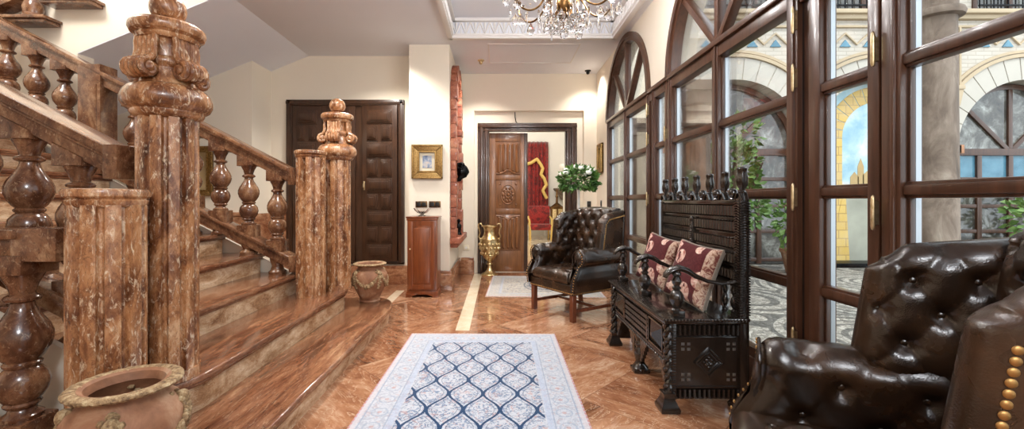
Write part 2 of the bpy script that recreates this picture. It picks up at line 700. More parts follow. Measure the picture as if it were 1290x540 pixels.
M['tapestry'] = cushion_mat()
g = G('grey beige velvet'); M['velvet'] = g.bsdf((.22, .18, .14), .8, sheen=.3)
g = G('red damask'); _v = g.coord('Object', (1, 1, 1)); _n = g.noise(_v, 7, 4, .6, 1.5)
M['red'] = g.bsdf(g.ramp(_n, [(.42, (.11, .004, .005)), (.56, (.34, .018, .016))]), .7, sheen=.2)
g = G('gold fringe'); M['goldcloth'] = g.bsdf((.68, .47, .14), .6)


def mural():
    g = G('painted mural sky')
    v = g.coord('Object')
    n = g.noise(v, 1.6, 6, .6, .4)
    c = g.ramp(n, [(.35, (.26, .44, .55)), (.52, (.42, .58, .64)), (.62, (.62, .60, .58)), (.74, (.70, .62, .56))])
    return g.bsdf(c, .8)


M['mural'] = mural()
M['mural_yellow'] = brick('painted yellow blocks', (.66, .46, .12), (.58, .38, .09), (.38, .24, .07), .28, .16)
M['mural_ochre'] = plaster('painted ochre buildings', (.56, .40, .20), .35, .1)
M['mural_ground'] = plaster('painted grey paving', (.46, .46, .38), .4, .1)
# ------------------------------------------------------------------ the shell
WX = 1.62           # inner face of the window wall
CZ = 3.3            # ceiling height
FY = 6.95           # far wall
BY = -4.2           # wall behind the viewpoint
ZS = 2.36           # springing of the window arches
struct(MB().box(-6.2, 1.86, BY - .2, 7.25, -.12, 0).build('floor', M['floor']), 'polished reddish brown marble floor of the hall', 'floor')
fl2 = MB().box(-1.6, 2.7, 7.251, 14.9, -.12, 0).build('floor', M['pale_marble'])
struct(fl2, 'pale marble floor of the room beyond the carved door', 'floor')
for i, (x0, x1, y0, y1) in enumerate([(-.40, -.27, 3.9, 6.94), (-1.37, -1.26, 4.72, 5.64)]):
    o = MB().box(x0, x1, y0, y1, 0, .002).build('trim_%d' % (i + 1), M['pale_marble'])
    struct(o, ['cream marble band in the floor running to the far wall', 'short cream marble band in the floor behind the lowest step'][i], 'floor inlay')

# windows: three arched ones with a narrow sidelight before each
WIN = [(.025 + 2.23 * k, 1.76 + 2.23 * k) for k in (-1, 0, 1, 2)]
ARY = .92


def wall_right():
    b = MB()
    top = CZ + .3
    y_prev = WIN[0][0]
    b.box(WX, WX + .24, BY, y_prev, 0, top)
    for k, (y0, y1) in enumerate(WIN):
        if y0 > y_prev:
            b.box(WX, WX + .24, y_prev, y0, ZS, top)
        c, r = (y0 + y1) / 2, (y1 - y0) / 2
        for a0, a1, ye in ((180, 90, y0), (90, 0, y1)):
            q = arc(c, ZS, r, a0, a1, 14, ARY)
            q = q + ([(c, top), (y0, top)] if ye == y0 else [(y1, top), (c, top)])
            b.prism(q, WX, WX + .24, 'x')
        y_prev = y1
    b.box(WX, WX + .24, y_prev, 7.2, 0, top)
    return b.build('wall_right', M['wall'], smooth=False)


struct(wall_right(), 'cream plaster wall with the tall arched windows', 'wall')


def ring_sector(b, c, r0, r1, q0, q1, x0, x1, n=28):
    pts = arc(c, ZS, r1, 0, 180, n, q1) + list(reversed(arc(c, ZS, r0, 0, 180, n, q0)))
    # built in pieces so that each face stays convex
    o = arc(c, ZS, r1, 0, 180, n, q1)
    i_ = arc(c, ZS, r0, 0, 180, n, q0)
    t = bmesh.new()
    vs = [[t.verts.new((x, *p)) for p in (o[k], i_[k])] for k in range(n + 1) for x in (x0,)]
    ve = [[t.verts.new((x1, *p)) for p in (o[k], i_[k])] for k in range(n + 1)]
    for k in range(n):
        a, d, e, f = vs[k], vs[k + 1], ve[k], ve[k + 1]
        t.faces.new((a[0], d[0], d[1], a[1]))
        t.faces.new((e[0], e[1], f[1], f[0]))
        t.faces.new((a[0], e[0], f[0], d[0]))
        t.faces.new((a[1], d[1], f[1], e[1]))
    for a, e in ((vs[0], ve[0]), (vs[-1], ve[-1])):
        t.faces.new((a[0], a[1], e[1], e[0]))
    bmesh.ops.recalc_face_normals(t, faces=t.faces[:])
    b._merge(t)


RAILS = [.748, 1.244, 1.762]


def rails_and_glass(fr, gl, sp, y0, y1):
    """one glazed light between y0 and y1"""
    levels = [.27] + RAILS + [2.264]
    for z in RAILS:
        fr.box(WX - .012, WX + .06, y0, y1, z - .021, z + .021, .008)
        fr.box(WX + .0, WX + .045, y0, y1, z - .033, z + .033, .006)
    fr.box(WX - .004, WX + .06, y0 - .01, y1 + .01, .0, .27, .006)
    fr.box(WX - .02, WX + .02, y0 + .04, y1 - .04, .05, .21, .012)
    for a, b in zip(levels, levels[1:]):
        a += .02
        b -= .02
        gl.box(WX + .044, WX + .050, y0 - .004, y1 + .004, a, b)
        for s in (y0 + .001, y1 - .008):
            sp.box(WX + .034, WX + .056, s, s + .007, a, b)
        # glazing beads
        for s in (y0 - .002, y1 - .012):
            fr.box(WX + .008, WX + .03, s, s + .014, a - .02, b + .02, .004)


def stile(fr, y0, y1, z1=ZS, x0=WX - .02):
    fr.box(x0, WX + .07, y0, y1, 0, z1, .006)
    w = y1 - y0
    if w > .07:
        fr.box(x0 - .012, x0 + .01, y0 + .018, y0 + w * .42, 0, z1 - .02, .006)


def hinge(root, y, z):
    b = MB()
    b.lathe([(.0, -.075), (.006, -.07), (.009, -.055), (.0095, .0), (.009, .055), (.006, .07), (0, .078)], (WX - .038, y, z), 10)
    b.box(WX - .032, WX - .018, y - .006, y + .006, z - .05, z + .05)
    b.build('hinge', M['hinge'], root)


def arched_window(k, y0, y1, label):
    root = sroot('window_%d' % k, label, 'window')
    fr, gl, sp = MB(), MB(), MB()
    c = (y0 + y1) / 2
    mu = c - .005
    stile(fr, y0, y0 + .085)
    stile(fr, y1 - .085, y1)
    stile(fr, mu - .042, mu + .042)
    rails_and_glass(fr, gl, sp, y0 + .085, mu - .042)
    rails_and_glass(fr, gl, sp, mu + .042, y1 - .085)
    # transom
    fr.box(WX - .015, WX + .07, y0, y1, 2.258, ZS + .01, .006)
    fr.box(WX - .04, WX + .01, y0, y1, ZS - .02, ZS + .022, .008)
    fr.build('window_frame', M['frame_wood'], root)
    r = (y1 - y0) / 2
    af = MB()
    ring_sector(af, c, r - .085, r, ARY - .085, ARY, WX - .02, WX + .07)
    ring_sector(af, c, r - .045, r + .012, ARY - .045, ARY + .012, WX - .04, WX + .0)
    bars = MB()
    for a in (45, 90, 135):
        ca, sa = math.cos(R(a)), math.sin(R(a))
        tip = (c + (r - .06) * ca, ZS + (ARY - .06) * sa)
        d = Vector((0, ca * r, sa * ARY)).normalized()
        nrm = Vector((0, -d.z, d.y))
        p0, p1 = Vector((0, c, ZS)), Vector((0, *tip))
        w = .026
        poly = [(p0 - nrm * w), (p1 - nrm * w), (p1 + nrm * w), (p0 + nrm * w)]
        bars.prism([(p.y, p.z) for p in poly], WX - .01, WX + .06, 'x', .006)
    af.build('arch_frame', M['frame_wood'], root)
    bars.build('fan_bars', M['frame_wood'], root)
    o = [(a, b) for a, b in arc(c, ZS, r - .07, 0, 180, 24, ARY - .07)]
    gl.prism(o, WX + .044, WX + .050, 'x')
    gl.build('panes', M['pane'], root, smooth=False)
    sp.build('glazing_spacers', M['spacer'], root, smooth=False)
    for z in (2.17, 1.86, 1.22, .45):
        hinge(root, y0 + .006, z)
    return root


def side_light(k, y0, y1, label):
    root = sroot('window_%d' % k, label, 'window')
    fr, gl, sp = MB(), MB(), MB()
    stile(fr, y0, y0 + .055)
    stile(fr, y1 - .15, y1 - .08)
    fr.box(WX + .012, WX + .07, y1 - .09, y1 - .004, 0, ZS)
    rails_and_glass(fr, gl, sp, y0 + .055, y1 - .15)
    fr.box(WX - .015, WX + .07, y0, y1 - .005, 2.258, ZS + .01, .006)
    fr.box(WX - .04, WX + .01, y0, y1 - .005, ZS - .02, ZS + .022, .008)
    fr.build('window_frame', M['frame_wood'], root)
    gl.build('panes', M['pane'], root, smooth=False)
    sp.build('glazing_spacers', M['spacer'], root, smooth=False)
    for z in (1.84, 1.15):
        hinge(root, y0 + .006, z)
    return root


wl = ['arched window with its lower lights behind the nearest leather armchair', 'arched window behind the carved black bench, column seen through it', 'smallest seen arched window, beside the leather chair by the carved door']
for k in range(3):
    arched_window(k + 1, *WIN[k + 1], wl[k])
arched_window(12, *WIN[0], 'arched window behind the viewpoint')
sl = ['narrow sidelight showing the painted mural, between bench and nearest armchair', 'narrow sidelight beyond the far end of the carved bench']
side_light(13, WIN[0][1] + .012, WIN[1][0] - .004, 'narrow sidelight behind the viewpoint')
for k in range(2):
    side_light(k + 4, WIN[k + 1][1] + .012, WIN[k + 2][0] - .004, sl[k])
# dark joints between the window units
o = MB()
for k in range(3):
    for y in ((WIN[k + 1][1] + .006,) + ((WIN[k + 1][0] - .002,) if k else ())):
        o.box(WX + .01, WX + .06, y - .007, y + .007, 0, ZS)
struct(o.build('trim_3', M['black'], smooth=False), 'dark joints between the window frames', 'joint')

# far wall with its door opening
DX0, DX1, DZ = -.35, 1.31, 2.50
RX0, RX1, RZ = -.40, 1.41, 2.69
wf = MB()
wf.prism([(-.70, 0), (RX0, 0), (RX0, RZ), (RX1, RZ), (RX1, 0), (1.62, 0), (1.62, CZ + .2), (-.70, CZ + .2)], FY, FY + .07, 'y')
wf.prism([(-1.6, 0), (DX0, 0), (DX0, DZ), (DX1, DZ), (DX1, 0), (2.7, 0), (2.7, 4.6), (-1.6, 4.6)], FY + .07, FY + .28, 'y')
struct(wf.build('wall_far', M['wall'], smooth=False), 'cream end wall around the carved door', 'wall')
struct(MB().box(-1.20, -.66, 5.65, FY - .002, 0, CZ + .2).build('wall_pier', M['wall'], smooth=False), 'cream pier carrying the small framed picture', 'wall')
struct(MB().box(-3.3, -1.202, 6.1, 6.4, 0, CZ + .2).build('wall_left', M['wall'], smooth=False), 'cream wall around the dark panelled cupboard doors', 'wall')
struct(MB().box(-6.1, -3.3, 5.63, 6.4, 0, 5.0).build('wall_stair', M['wall'], smooth=False), 'cream wall behind the stair below the upper flight', 'wall')
struct(MB().box(-6.2, -6.0, BY - .2, 6.4, 0, 5.2).build('wall_west', M['wall'], smooth=False), 'cream wall at the head of the stair', 'wall')
SX = -2.75
SLOPE = .407


def soff(x): return CZ + SLOPE * (x - SX)


wfl = MB()
wfl.prism([(-6, 0), (-4.25, 0), (-4.25, soff(-4.25) + .01), (SX, CZ + .01), (SX, 5), (-6, 5)], 4.25, 4.42, 'y')
struct(wfl.build('wall_flight', M['wall'], smooth=False), 'cream side wall of the upper stair flight', 'wall')
cs = MB()
cs.prism([(-6, soff(-6)), (SX, CZ), (SX, CZ + .12), (-6, soff(-6) + .12)], 4.252, 6.1, 'y')
struct(cs.build('ceiling_slope', M['ceiling'], smooth=False), 'grey sloping underside of the upper stair flight', 'ceiling')
# ceiling with a sunk coffer
KX0, KX1, KY0, KY1, KZ = -.60, 1.47, 2.0, 5.36, 3.52
cl = MB()
cl.box(SX, KX0, BY, FY, CZ, CZ + .3).box(KX1, 1.70, BY, FY, CZ, CZ + .3).box(KX0, KX1, KY1, FY, CZ, CZ + .3).box(KX0, KX1, BY, KY0, CZ, CZ + .3)
cl.box(KX0, KX1, KY0, KY1, KZ, KZ + .1)
cl.box(SX - .1, SX, BY, 4.25, CZ, 5)
cl.box(-6.1, SX, BY, 6.3, 5, 5.2)
struct(cl.build('ceiling', M['ceiling'], smooth=False), 'pale grey ceiling with the sunk coffer', 'ceiling')
struct(MB().box(-6.2, 1.86, BY - .2, BY, 0, 5.2).build('wall_back', M['wall'], smooth=False), 'cream wall behind the viewpoint', 'wall')
# carved moulding round the coffer
mo = MB()
mo.box(KX0 - .03, KX1 + .03, KY1 - .02, KY1 + .05, CZ - .035, CZ + .01, .01)
mo.box(KX0 - .05, KX0 + .02, KY0, KY1 + .05, CZ - .035, CZ + .01, .01)
mo.box(KX1 - .02, KX1 + .05, KY0, KY1 + .05, CZ - .035, CZ + .01, .01)
for z, d in ((CZ + .012, .03), (CZ + .185, .055), (CZ + .21, .035)):
    mo.box(KX0, KX1, KY1 - d, KY1, z - .012, z + .012, .006)
    mo.box(KX0, KX0 + d, KY0, KY1, z - .012, z + .012, .006)
    mo.box(KX1 - d, KX1, KY0, KY1, z - .012, z + .012, .006)


def leaf_row(b, n, L, Mx):
    """row of pointed leaves, local x along the row, y out of the wall, z up"""
    w = L / n
    for i in range(n):
        x = (i + .5) * w
        b.tube([(x - w * .46, -.004, .165), (x, -.020, .02), (x + w * .46, -.004, .165)], [.012, .016, .012], 6, M=Mx)
        b.tube([(x, -.006, .16), (x, -.018, .06)], [.016, .005], 6, M=Mx)
        b.tube([(x - w * .5, -.004, .02), (x - w * .5, -.012, .11)], [.010, .003], 5, M=Mx)


leaf_row(mo, 17, KX1 - KX0, Matrix.Translation((KX0, KY1, CZ)))
leaf_row(mo, 26, KY1 - KY0, Matrix.Translation((KX0, KY0, CZ)) @ Matrix.Rotation(PI / 2, 4, 'Z'))
leaf_row(mo, 26, KY1 - KY0, Matrix.Translation((KX1, KY1, CZ)) @ Matrix.Rotation(-PI / 2, 4, 'Z'))
struct(mo.build('trim_4', M['stucco']), 'white stucco leaf moulding round the ceiling coffer', 'moulding')
# flush hatch in the ceiling
h = MB()
hx0, hx1, hy0, hy1 = -.14, 1.10, 5.62, 6.40
for x0, x1, y0, y1 in ((hx0, hx1, hy0, hy0 + .012), (hx0, hx1, hy1 - .012, hy1), (hx0, hx0 + .012, hy0, hy1), (hx1 - .012, hx1, hy0, hy1)):
    h.box(x0, x1, y0, y1, CZ - .006, CZ)
struct(h.build('trim_5', M['stucco'], smooth=False), 'thin frame of the flush ceiling hatch', 'hatch')


# baseboards of red marble
def base(name, x0, x1, y0, y1, h, label):
    b = MB()
    b.box(x0, x1, y0, y1, 0, h - .05, .004)
    e = .006
    b.box(x0 + e, x1 - e, y0 + e, y1 - e, h - .06, h, .012)
    return struct(b.build(name, M['base_marble']), label, 'baseboard')


base('baseboard_pier', -1.22, -.62, 5.615, 5.65, .27, 'red marble baseboard along the front of the cream pier')
base('baseboard_pier_side', -.66, -.625, 5.65, FY - .002, .27, 'red marble baseboard along the window side of the pier')
base('baseboard_far', -.625, RX0, FY - .035, FY, .27, 'red marble baseboard between pier and brass amphora')
base('baseboard_far_right', RX1, 1.62, FY - .035, FY, .27, 'red marble baseboard right of the carved door')
base('baseboard_left', -3.3, -1.22, 6.05, 6.1, .27, 'red marble plinth under the dark cupboard doors')
base('baseboard_right', 1.585, 1.62, 6.3, FY - .04, .27, 'red marble baseboard under the small gilt frame')
d = MB()
d.box(-4.24, -3.29, 5.59, 5.63, .62, 1.03, .008).box(-3.31, -3.02, 6.06, 6.1, .62, 1.03, .008).box(-3.3, -3.262, 5.59, 6.1, .62, 1.03, .008)
d.box(-4.24, -3.25, 5.575, 5.63, 1.0, 1.05, .01)
struct(d.build('trim_6', M['base_marble']), 'dark red marble dado behind the far stair balusters', 'dado')

# room beyond the door
b = MB()
b.box(-1.6, 2.7, 14.6, 14.8, 0, 4.6)
b.box(-1.7, -1.6, 7.2, 14.8, 0, 4.6)
b.box(2.6, 2.7, 7.23, 14.8, 0, 4.6)
struct(b.build('wall_next_room', M['wall_white'], smooth=False), 'white walls of the room beyond the carved door', 'wall')
struct(MB().box(-1.7, 2.7, 7.23, 14.8, 4.6, 4.7).build('ceiling_next_room', M['wall_white'], smooth=False), 'white ceiling of the room beyond the carved door', 'ceiling')

# ------------------------------------------------------------------ staircase
RISE, GO = .185, .36
NOSE = [(-1.06, .15), (-1.47, .335), (-1.88, .52)] + [(-2.24 - GO * i, .705 + RISE * i) for i in range(9)]
YA, YB = 2.06, 3.96      # lines of the two railings


def nose_z(x):
    z = 0
    for nx, nz in NOSE:
        if x < nx:
            z = nz
    return z


stair = thing('staircase', 'red marble staircase climbing left between two balustrades', 'staircase')
stair['kind'] = 'structure'


def step(i):
    x, z = NOSE[i]
    z0 = NOSE[i - 1][1] if i else 0
    xb = (NOSE[i + 1][0] if i + 1 < len(NOSE) else -6.0) - .06
    if i == 0:
        pts = [(x, .35), (x, 4.10)] + arc(x - .28, 4.10, .28, 0, 75, 8, .50)[1:] + [(-1.75, 4.60), (-1.75, .35)]
    elif i == 1:
        pts = [(x, 2.16), (x, 4.05)] + arc(x - .20, 4.05, .20, 0, 90, 8, .27)[1:] + [(-1.95, 4.32), (-1.95, 1.90)] + arc(x - .24, 2.16, .24, -90, 0, 8, .26)[:-1]
    else:
        pts = [(x, YA - .10), (x, YB + .08), (xb, YB + .08), (xb, YA - .10)]
    s = MB()
    ctr = Vector((sum(p[0] for p in pts) / len(pts), sum(p[1] for p in pts) / len(pts)))

    def inset(d):
        n = len(pts)
        out = []
        for k in range(n):
            a, b_, c = Vector(pts[k - 1]), Vector(pts[k]), Vector(pts[(k + 1) % n])
            e1, e2 = (b_ - a).normalized(), (c - b_).normalized()
            n1, n2 = Vector((-e1.y, e1.x)), Vector((-e2.y, e2.x))
            m = (n1 + n2).normalized()
            out.append(tuple(b_ + m * d / max(.35, m.dot(n1))))
        return out
    area = sum(pts[k - 1][0] * pts[k][1] - pts[k][0] * pts[k - 1][1] for k in range(len(pts)))
    sg = 1 if area > 0 else -1
    ins = inset(.03 * sg)
    s.prism(ins, 0 if i < 2 else max(z0 - .05, 0), z - .035, 'z')
    o = s.build('step', M['riser_marble'], stair)
    t = MB()
    t.prism(pts, z - .04, z, 'z', .014, 3)
    t.prism(inset(.014 * sg), z - .055, z - .036, 'z', .004)
    t.build('tread', M['step_marble'], o)
    return o


for i in range(len(NOSE)):
    step(i)
b = MB()
b.box(-6.0, NOSE[-1][0] - GO, 2.0, 4.25, NOSE[-1][1], NOSE[-1][1] + .18, .01)
b.build('landing', M['step_marble'], stair)
# closed sides under the steps
for y0, y1 in ((YA - .13, YA - .10), (YB + .08, YB + .11)):
    b = MB()
    p = [(-1.96, 0), (-1.96, .44)] + [(x, z - .06) for x, z in NOSE[2:]] + [(-6, NOSE[-1][1]), (-6, 0)]
    b.prism(p, y0, y1, 'y')
    b.build('stair_side', M['wall'], stair, smooth=False)

SL = -.515


def hand_z(x): return 1.50 + SL * (x + 1.93)      # top of the handrail
def low_z(x): return .655 + SL * (x + 1.87)       # top of the lower rail


BAL = [(.058, .07), (.062, .078), (.062, .088), (.044, .10), (.040, .112), (.052, .122), (.056, .13), (.050, .138), (.060, .15), (.074, .175), (.080, .205), (.074, .238), (.056, .262),
       (.048, .268), (.056, .276), (.058, .284), (.050, .292), (.062, .305), (.080, .335), (.089, .368), (.088, .395), (.078, .425), (.060, .455), (.043, .485), (.036, .505), (.036, .515), (.052, .523),
       (.056, .532), (.050, .541), (.037, .548), (.038, .558), (.046, .585), (.060, .612), (.066, .628)]


def baluster(root, x, y, z, sl, kx=1.0):
    b = MB()
    b.lathe(BAL, (x, y, z), 22)
    w = .072
    h = .698
    b.prism([(x - w, z + h - sl * w), (x - w, z + .622), (x + w, z + .622), (x + w, z + h + sl * w)], y - w, y + w, 'y', .005)
    b.prism([(x - w, z - .02 - sl * w), (x + w, z - .02 + sl * w), (x + w, z + .074), (x - w, z + .074)], y - w, y + w, 'y', .005)
    return b.build('baluster', M['rail_marble'], root)


def slope_rail(b, x0, x1, zt, y, layers):
    for w, a, c in layers:    # half width, from top down to
        b.prism([(x0, zt(x0) - c), (x1, zt(x1) - c), (x1, zt(x1) - a), (x0, zt(x0) - a)], y - w, y + w, 'y', .010)


HL = [(.092, .0, .042), (.078, .036, .062), (.062, .056, .135)]
LL = [(.085, .0, .035), (.07, .03, .115)]


def railing(name, label, y, x1, xs, post=None, tall_end=False, xend=-5.2):
    root = thing(name, label, 'stair railing', (0, 0, 0))
    b = MB()
    slope_rail(b, xend, x1, hand_z, y, HL)
    hr = b.build('handrail', M['rail_marble'], root)
    b = MB()
    zt = hand_z(x1)
    b.box(x1 - .012, x1 + .055, y - .095, y + .095, zt - .150, zt + .012, .008)
    b.build('end_block', M['rail_marble'], hr)
    b = MB()
    slope_rail(b, xend, x1 + .02, low_z, y, LL)
    lr = b.build('lower_rail', M['rail_marble'], root)
    b = MB()
    zt = low_z(x1)
    b.box(x1 - .01, x1 + .055, y - .088, y + .088, zt - .14, zt + .01, .008)
    b.build('end_block', M['rail_marble'], lr)
    for x in xs:
        baluster(root, x, y, low_z(x), SL)
        zb, zt = nose_z(x), low_z(x) - .10
        if zt - zb > .03:
            f = MB()
            H = zt - zb
            f.lathe([(.075, 0), (.078, .02), (.060, .035), (.048, H * .5), (.062, H * .8), (.07, H + .02)], (x, y, zb), 18)
            f.build('foot', M['rail_marble'], root)
    if post:
        p = MB()
        p.box(post - .105, post + .105, y - .09, y + .09, nose_z(post), hand_z(post) + .015, .008)
        p.box(post - .075, post + .075, y - .10, y + .10, nose_z(post) + .3, hand_z(post) - .17, .012)
        p.build('post', M['rail_marble'], root)
    return root


railing('stair_railing', 'sloping marble balustrade on the far side of the staircase', YB, -1.925, [-2.08, -2.35, -2.615, -2.88, -3.15, -3.42, -4.08, -4.345, -4.615, -4.88], post=-3.77)
railing('stair_railing', 'sloping marble balustrade on the near side, rising out of the left edge', YA, -1.84, [-2.045, -2.295, -2.56, -2.82, -3.08, -3.34])


def newel(label, loc):
    root = thing('newel_post', label, 'newel post', loc, 0, 'tall urn-topped newel posts')
    b = MB()

    def fl(a, r, z):
        k = sstep(.05, .30, math.cos(a * 11) * .5 + .5)
        return r * (.845 + .155 * k)
    b.lathe([(.132, 0), (.132, .05)], (0, 0, 0), 40)
    b.lathe([(.126, .05), (.126, 1.275)], (0, 0, 0), 192, flute=fl)
    b.build('shaft', M['post_marble'], root)
    b = MB()
    b.lathe([(.125, 1.262), (.142, 1.275), (.150, 1.288), (.150, 1.296), (.172, 1.312), (.183, 1.335), (.184, 1.358), (.176, 1.385), (.158, 1.408), (.140, 1.418), (.12, 1.424)], seg=48)
    b.build('collar', M['post_marble'], root)
    b = MB()
    b.lathe([(.118, 1.42), (.112, 1.44), (.105, 1.46), (.100, 1.50), (.112, 1.515), (.116, 1.53), (.110, 1.545), (.094, 1.555), (.094, 1.60), (.104, 1.635), (.116, 1.65)], seg=40)
    ur = b.build('urn', M['post_marble'], root)
    for k in range(4):
        a = PI / 4 + k * PI / 2 + .15
        Mx = Matrix.Rotation(a, 4, 'Z')
        s = MB()
        for dy in (-.050, -.025, 0, .025, .050):
            path = [(.100, dy, 1.65), (.108, dy, 1.61), (.106, dy, 1.575), (.112, dy, 1.545), (.126, dy, 1.522)]
            for i in range(16):
                t = i / 15
                an = R(80 - 470 * t)
                rr = .042 * (1 - t * .78)
                path.append((.132 + rr * math.cos(an), dy, 1.480 + rr * math.sin(an)))
            s.tube(path, .0150, 8, M=Mx)
        s.lathe([(.010, -.068), (.018, -.062), (.018, .062), (.010, .068)], (0, 0, 0), 12, M=Mx @ Matrix.Translation((.132, 0, 1.480)) @ Matrix.Rotation(PI / 2, 4, 'X'))
        s.build('scroll', M['post_marble'], ur)
    b = MB()
    b.lathe([(.09, 1.63), (.125, 1.638), (.132, 1.652), (.128, 1.662), (.148, 1.672), (.156, 1.69), (.154, 1.708), (.142, 1.722), (.11, 1.73), (.06, 1.734)], seg=44)
    b.build('cap', M['post_marble'], root)
    b = MB()
    b.lathe([(.05, 1.73), (.036, 1.738), (.034, 1.748), (.05, 1.755)] + [(.076 * math.cos(R(t)), 1.806 + .076 * math.sin(R(t))) for t in range(-42, 90, 8)] + [(.001, 1.882)], seg=32)
    b.build('ball_finial', M['post_marble'], root)
    return root


nw = newel('tall marble newel post with ball finial, the larger and nearer one', (-1.625, 2.07, .335))
nw.rotation_euler.z = R(24)
dup(nw, (-1.60, 4.18, .335), R(40), 'tall marble newel post with ball finial in front of the dark cupboard')


def pillar(label, loc, H):
    root = thing('fluted_pillar', label, 'pillar', loc, 0)

    def fl(a, r, z):
        k = sstep(.05, .30, math.cos(a * 10 + .6) * .5 + .5)
        return r * (.845 + .155 * k)
    b = MB()
    b.lathe([(.128, 0), (.128, H - .06)], (0, 0, 0), 176, flute=fl)
    b.build('shaft', M['post_marble'], root)
    b = MB()
    b.lathe([(.12, H - .075), (.130, H - .065), (.134, H - .05), (.128, H - .042), (.140, H - .032), (.143, H - .015), (.138, H - .004), (.128, H)], seg=44)
    b.build('cap', M['post_marble'], root)
    return root


pillar('short fluted marble pillar with flat cap, in front of the nearest newel', (-1.63, 1.755, .15), 1.10)
pillar('fluted marble pillar with flat cap beside the far newel, end of far handrail', (-1.728, 3.875, .335), 1.325)

# level guard at the left edge
root = thing('guard_balustrade', 'level marble balustrade at the left edge, ending at the short pillar', 'balustrade', (0, 0, 0))
b = MB()
b.box(-3.4, -1.93, 1.755 - .09, 1.755 + .09, 1.045, 1.085, .012).box(-3.4, -1.92, 1.755 - .06, 1.755 + .06, .975, 1.05, .008)
b.build('top_rail', M['rail_marble'], root)
b = MB()
b.box(-1.96, -1.775, 1.755 - .07, 1.755 + .07, .955, 1.09, .008)
b.build('end_block', M['rail_marble'], root)
b = MB()
b.box(-3.4, -1.775, 1.755 - .08, 1.755 + .08, 0, .22, .01)
b.build('base_rail', M['rail_marble'], root)
for x in (-1.985, -2.26, -2.53, -2.8):
    b = MB()
    k = .76 / .70
    b.lathe([(r * 1.05, (z) * k) for r, z in BAL], (x, 1.755, .22), 24)
    b.box(x - .075, x + .075, 1.68, 1.83, .22, .22 + .08, .006).box(x - .075, x + .075, 1.68, 1.83, .9, .98, .006)
    b.build('baluster', M['rail_marble'], root)

# glimpse of the upper flight's edge
root = thing('upper_stair_edge', 'moulded marble edge of the upper flight at the top left corner', 'stair edge', (0, 0, 0))
root['kind'] = 'structure'
for x0, x1, z in ((-5.1, -4.40, 2.975), (-4.47, -3.97, 3.16)):
    b = MB()
    b.box(x0, x1, 4.065, 4.249, z, z + .03, .006).box(x0, x1 - .02, 4.09, 4.249, z - .03, z + .002, .006)
    b.build('ledge', M['rail_marble'], root)
for x, z in ((-4.60, 3.005), (-4.2, 3.19), (-5.0, 3.005)):
    b = MB()
    b.lathe([(.085, 0), (.085, .02), (.072, .035), (.075, .05), (.082, .09), (.07, .15), (.05, .2), (.045, .26)], (x, 4.16, z), 20)
    b.build('baluster', M['rail_marble'], root)
b = MB()
b.prism([(-5.1, 2.99), (-4.5, 3.24), (-4.5, 3.32), (-5.1, 3.07)], 4.08, 4.245, 'y', .01)
b.build('stringer', M['rail_marble'], root)
# ------------------------------------------------------------------ wing armchair (local: +y forward, +x the sitter's right)
class Tuft:
    def __init__(self, dx, dz, s0, t0, A):
        self.dx, self.dz, self.s0, self.t0, self.A = dx, dz, s0, t0, A

    def __call__(self, s, t):
        a, b = (s - self.s0) / self.dx, (t - self.t0) / self.dz
        p, q = (a + b) / 2, (a - b) / 2
        cre = (abs(math.sin(PI * p)) * abs(math.sin(PI * q))) ** .5
        # distance to the nearest button
        best = 9
        ia, ib = round(a), round(b)
        for i in (ia - 1, ia, ia + 1):
            for j in (ib - 1, ib, ib + 1):
                if (i + j) % 2 == 0:
                    best = min(best, math.hypot((a - i) * self.dx, (b - j) * self.dz))
        pit = 1 - math.exp(-(best / (.26 * self.dz)) ** 2)
        ang = math.atan2((b - round(b)), (a - round(a)) + 1e-9)
        puck = .16 * math.sin(ang * 11 + a * 3) * math.exp(-best / (.36 * self.dz)) * (best > .012)
        return self.A * (.30 * cre + .80 * pit + puck - .40)

    def nodes(self, s1, t1, m=.03):
        out = []
        for i in range(-12, 13):
            for j in range(-12, 13):
                if (i + j) % 2 == 0:
                    s, t = self.s0 + i * self.dx, self.t0 + j * self.dz
                    if m < s < s1 - m and m < t < t1 - m:
                        out.append((s, t))
        return out


def button(parent, p, n):
    b = MB()
    q = Vector((0, 0, 1)).rotation_difference(Vector(n)).to_matrix().to_4x4()
    b.sphere((0, 0, 0), (.0115, .0115, .006), 12, 8, M=Matrix.Translation(p) @ q)
    return b.build('button', M['leather'], parent)


MIRX = Matrix.Diagonal((-1, 1, 1, 1))


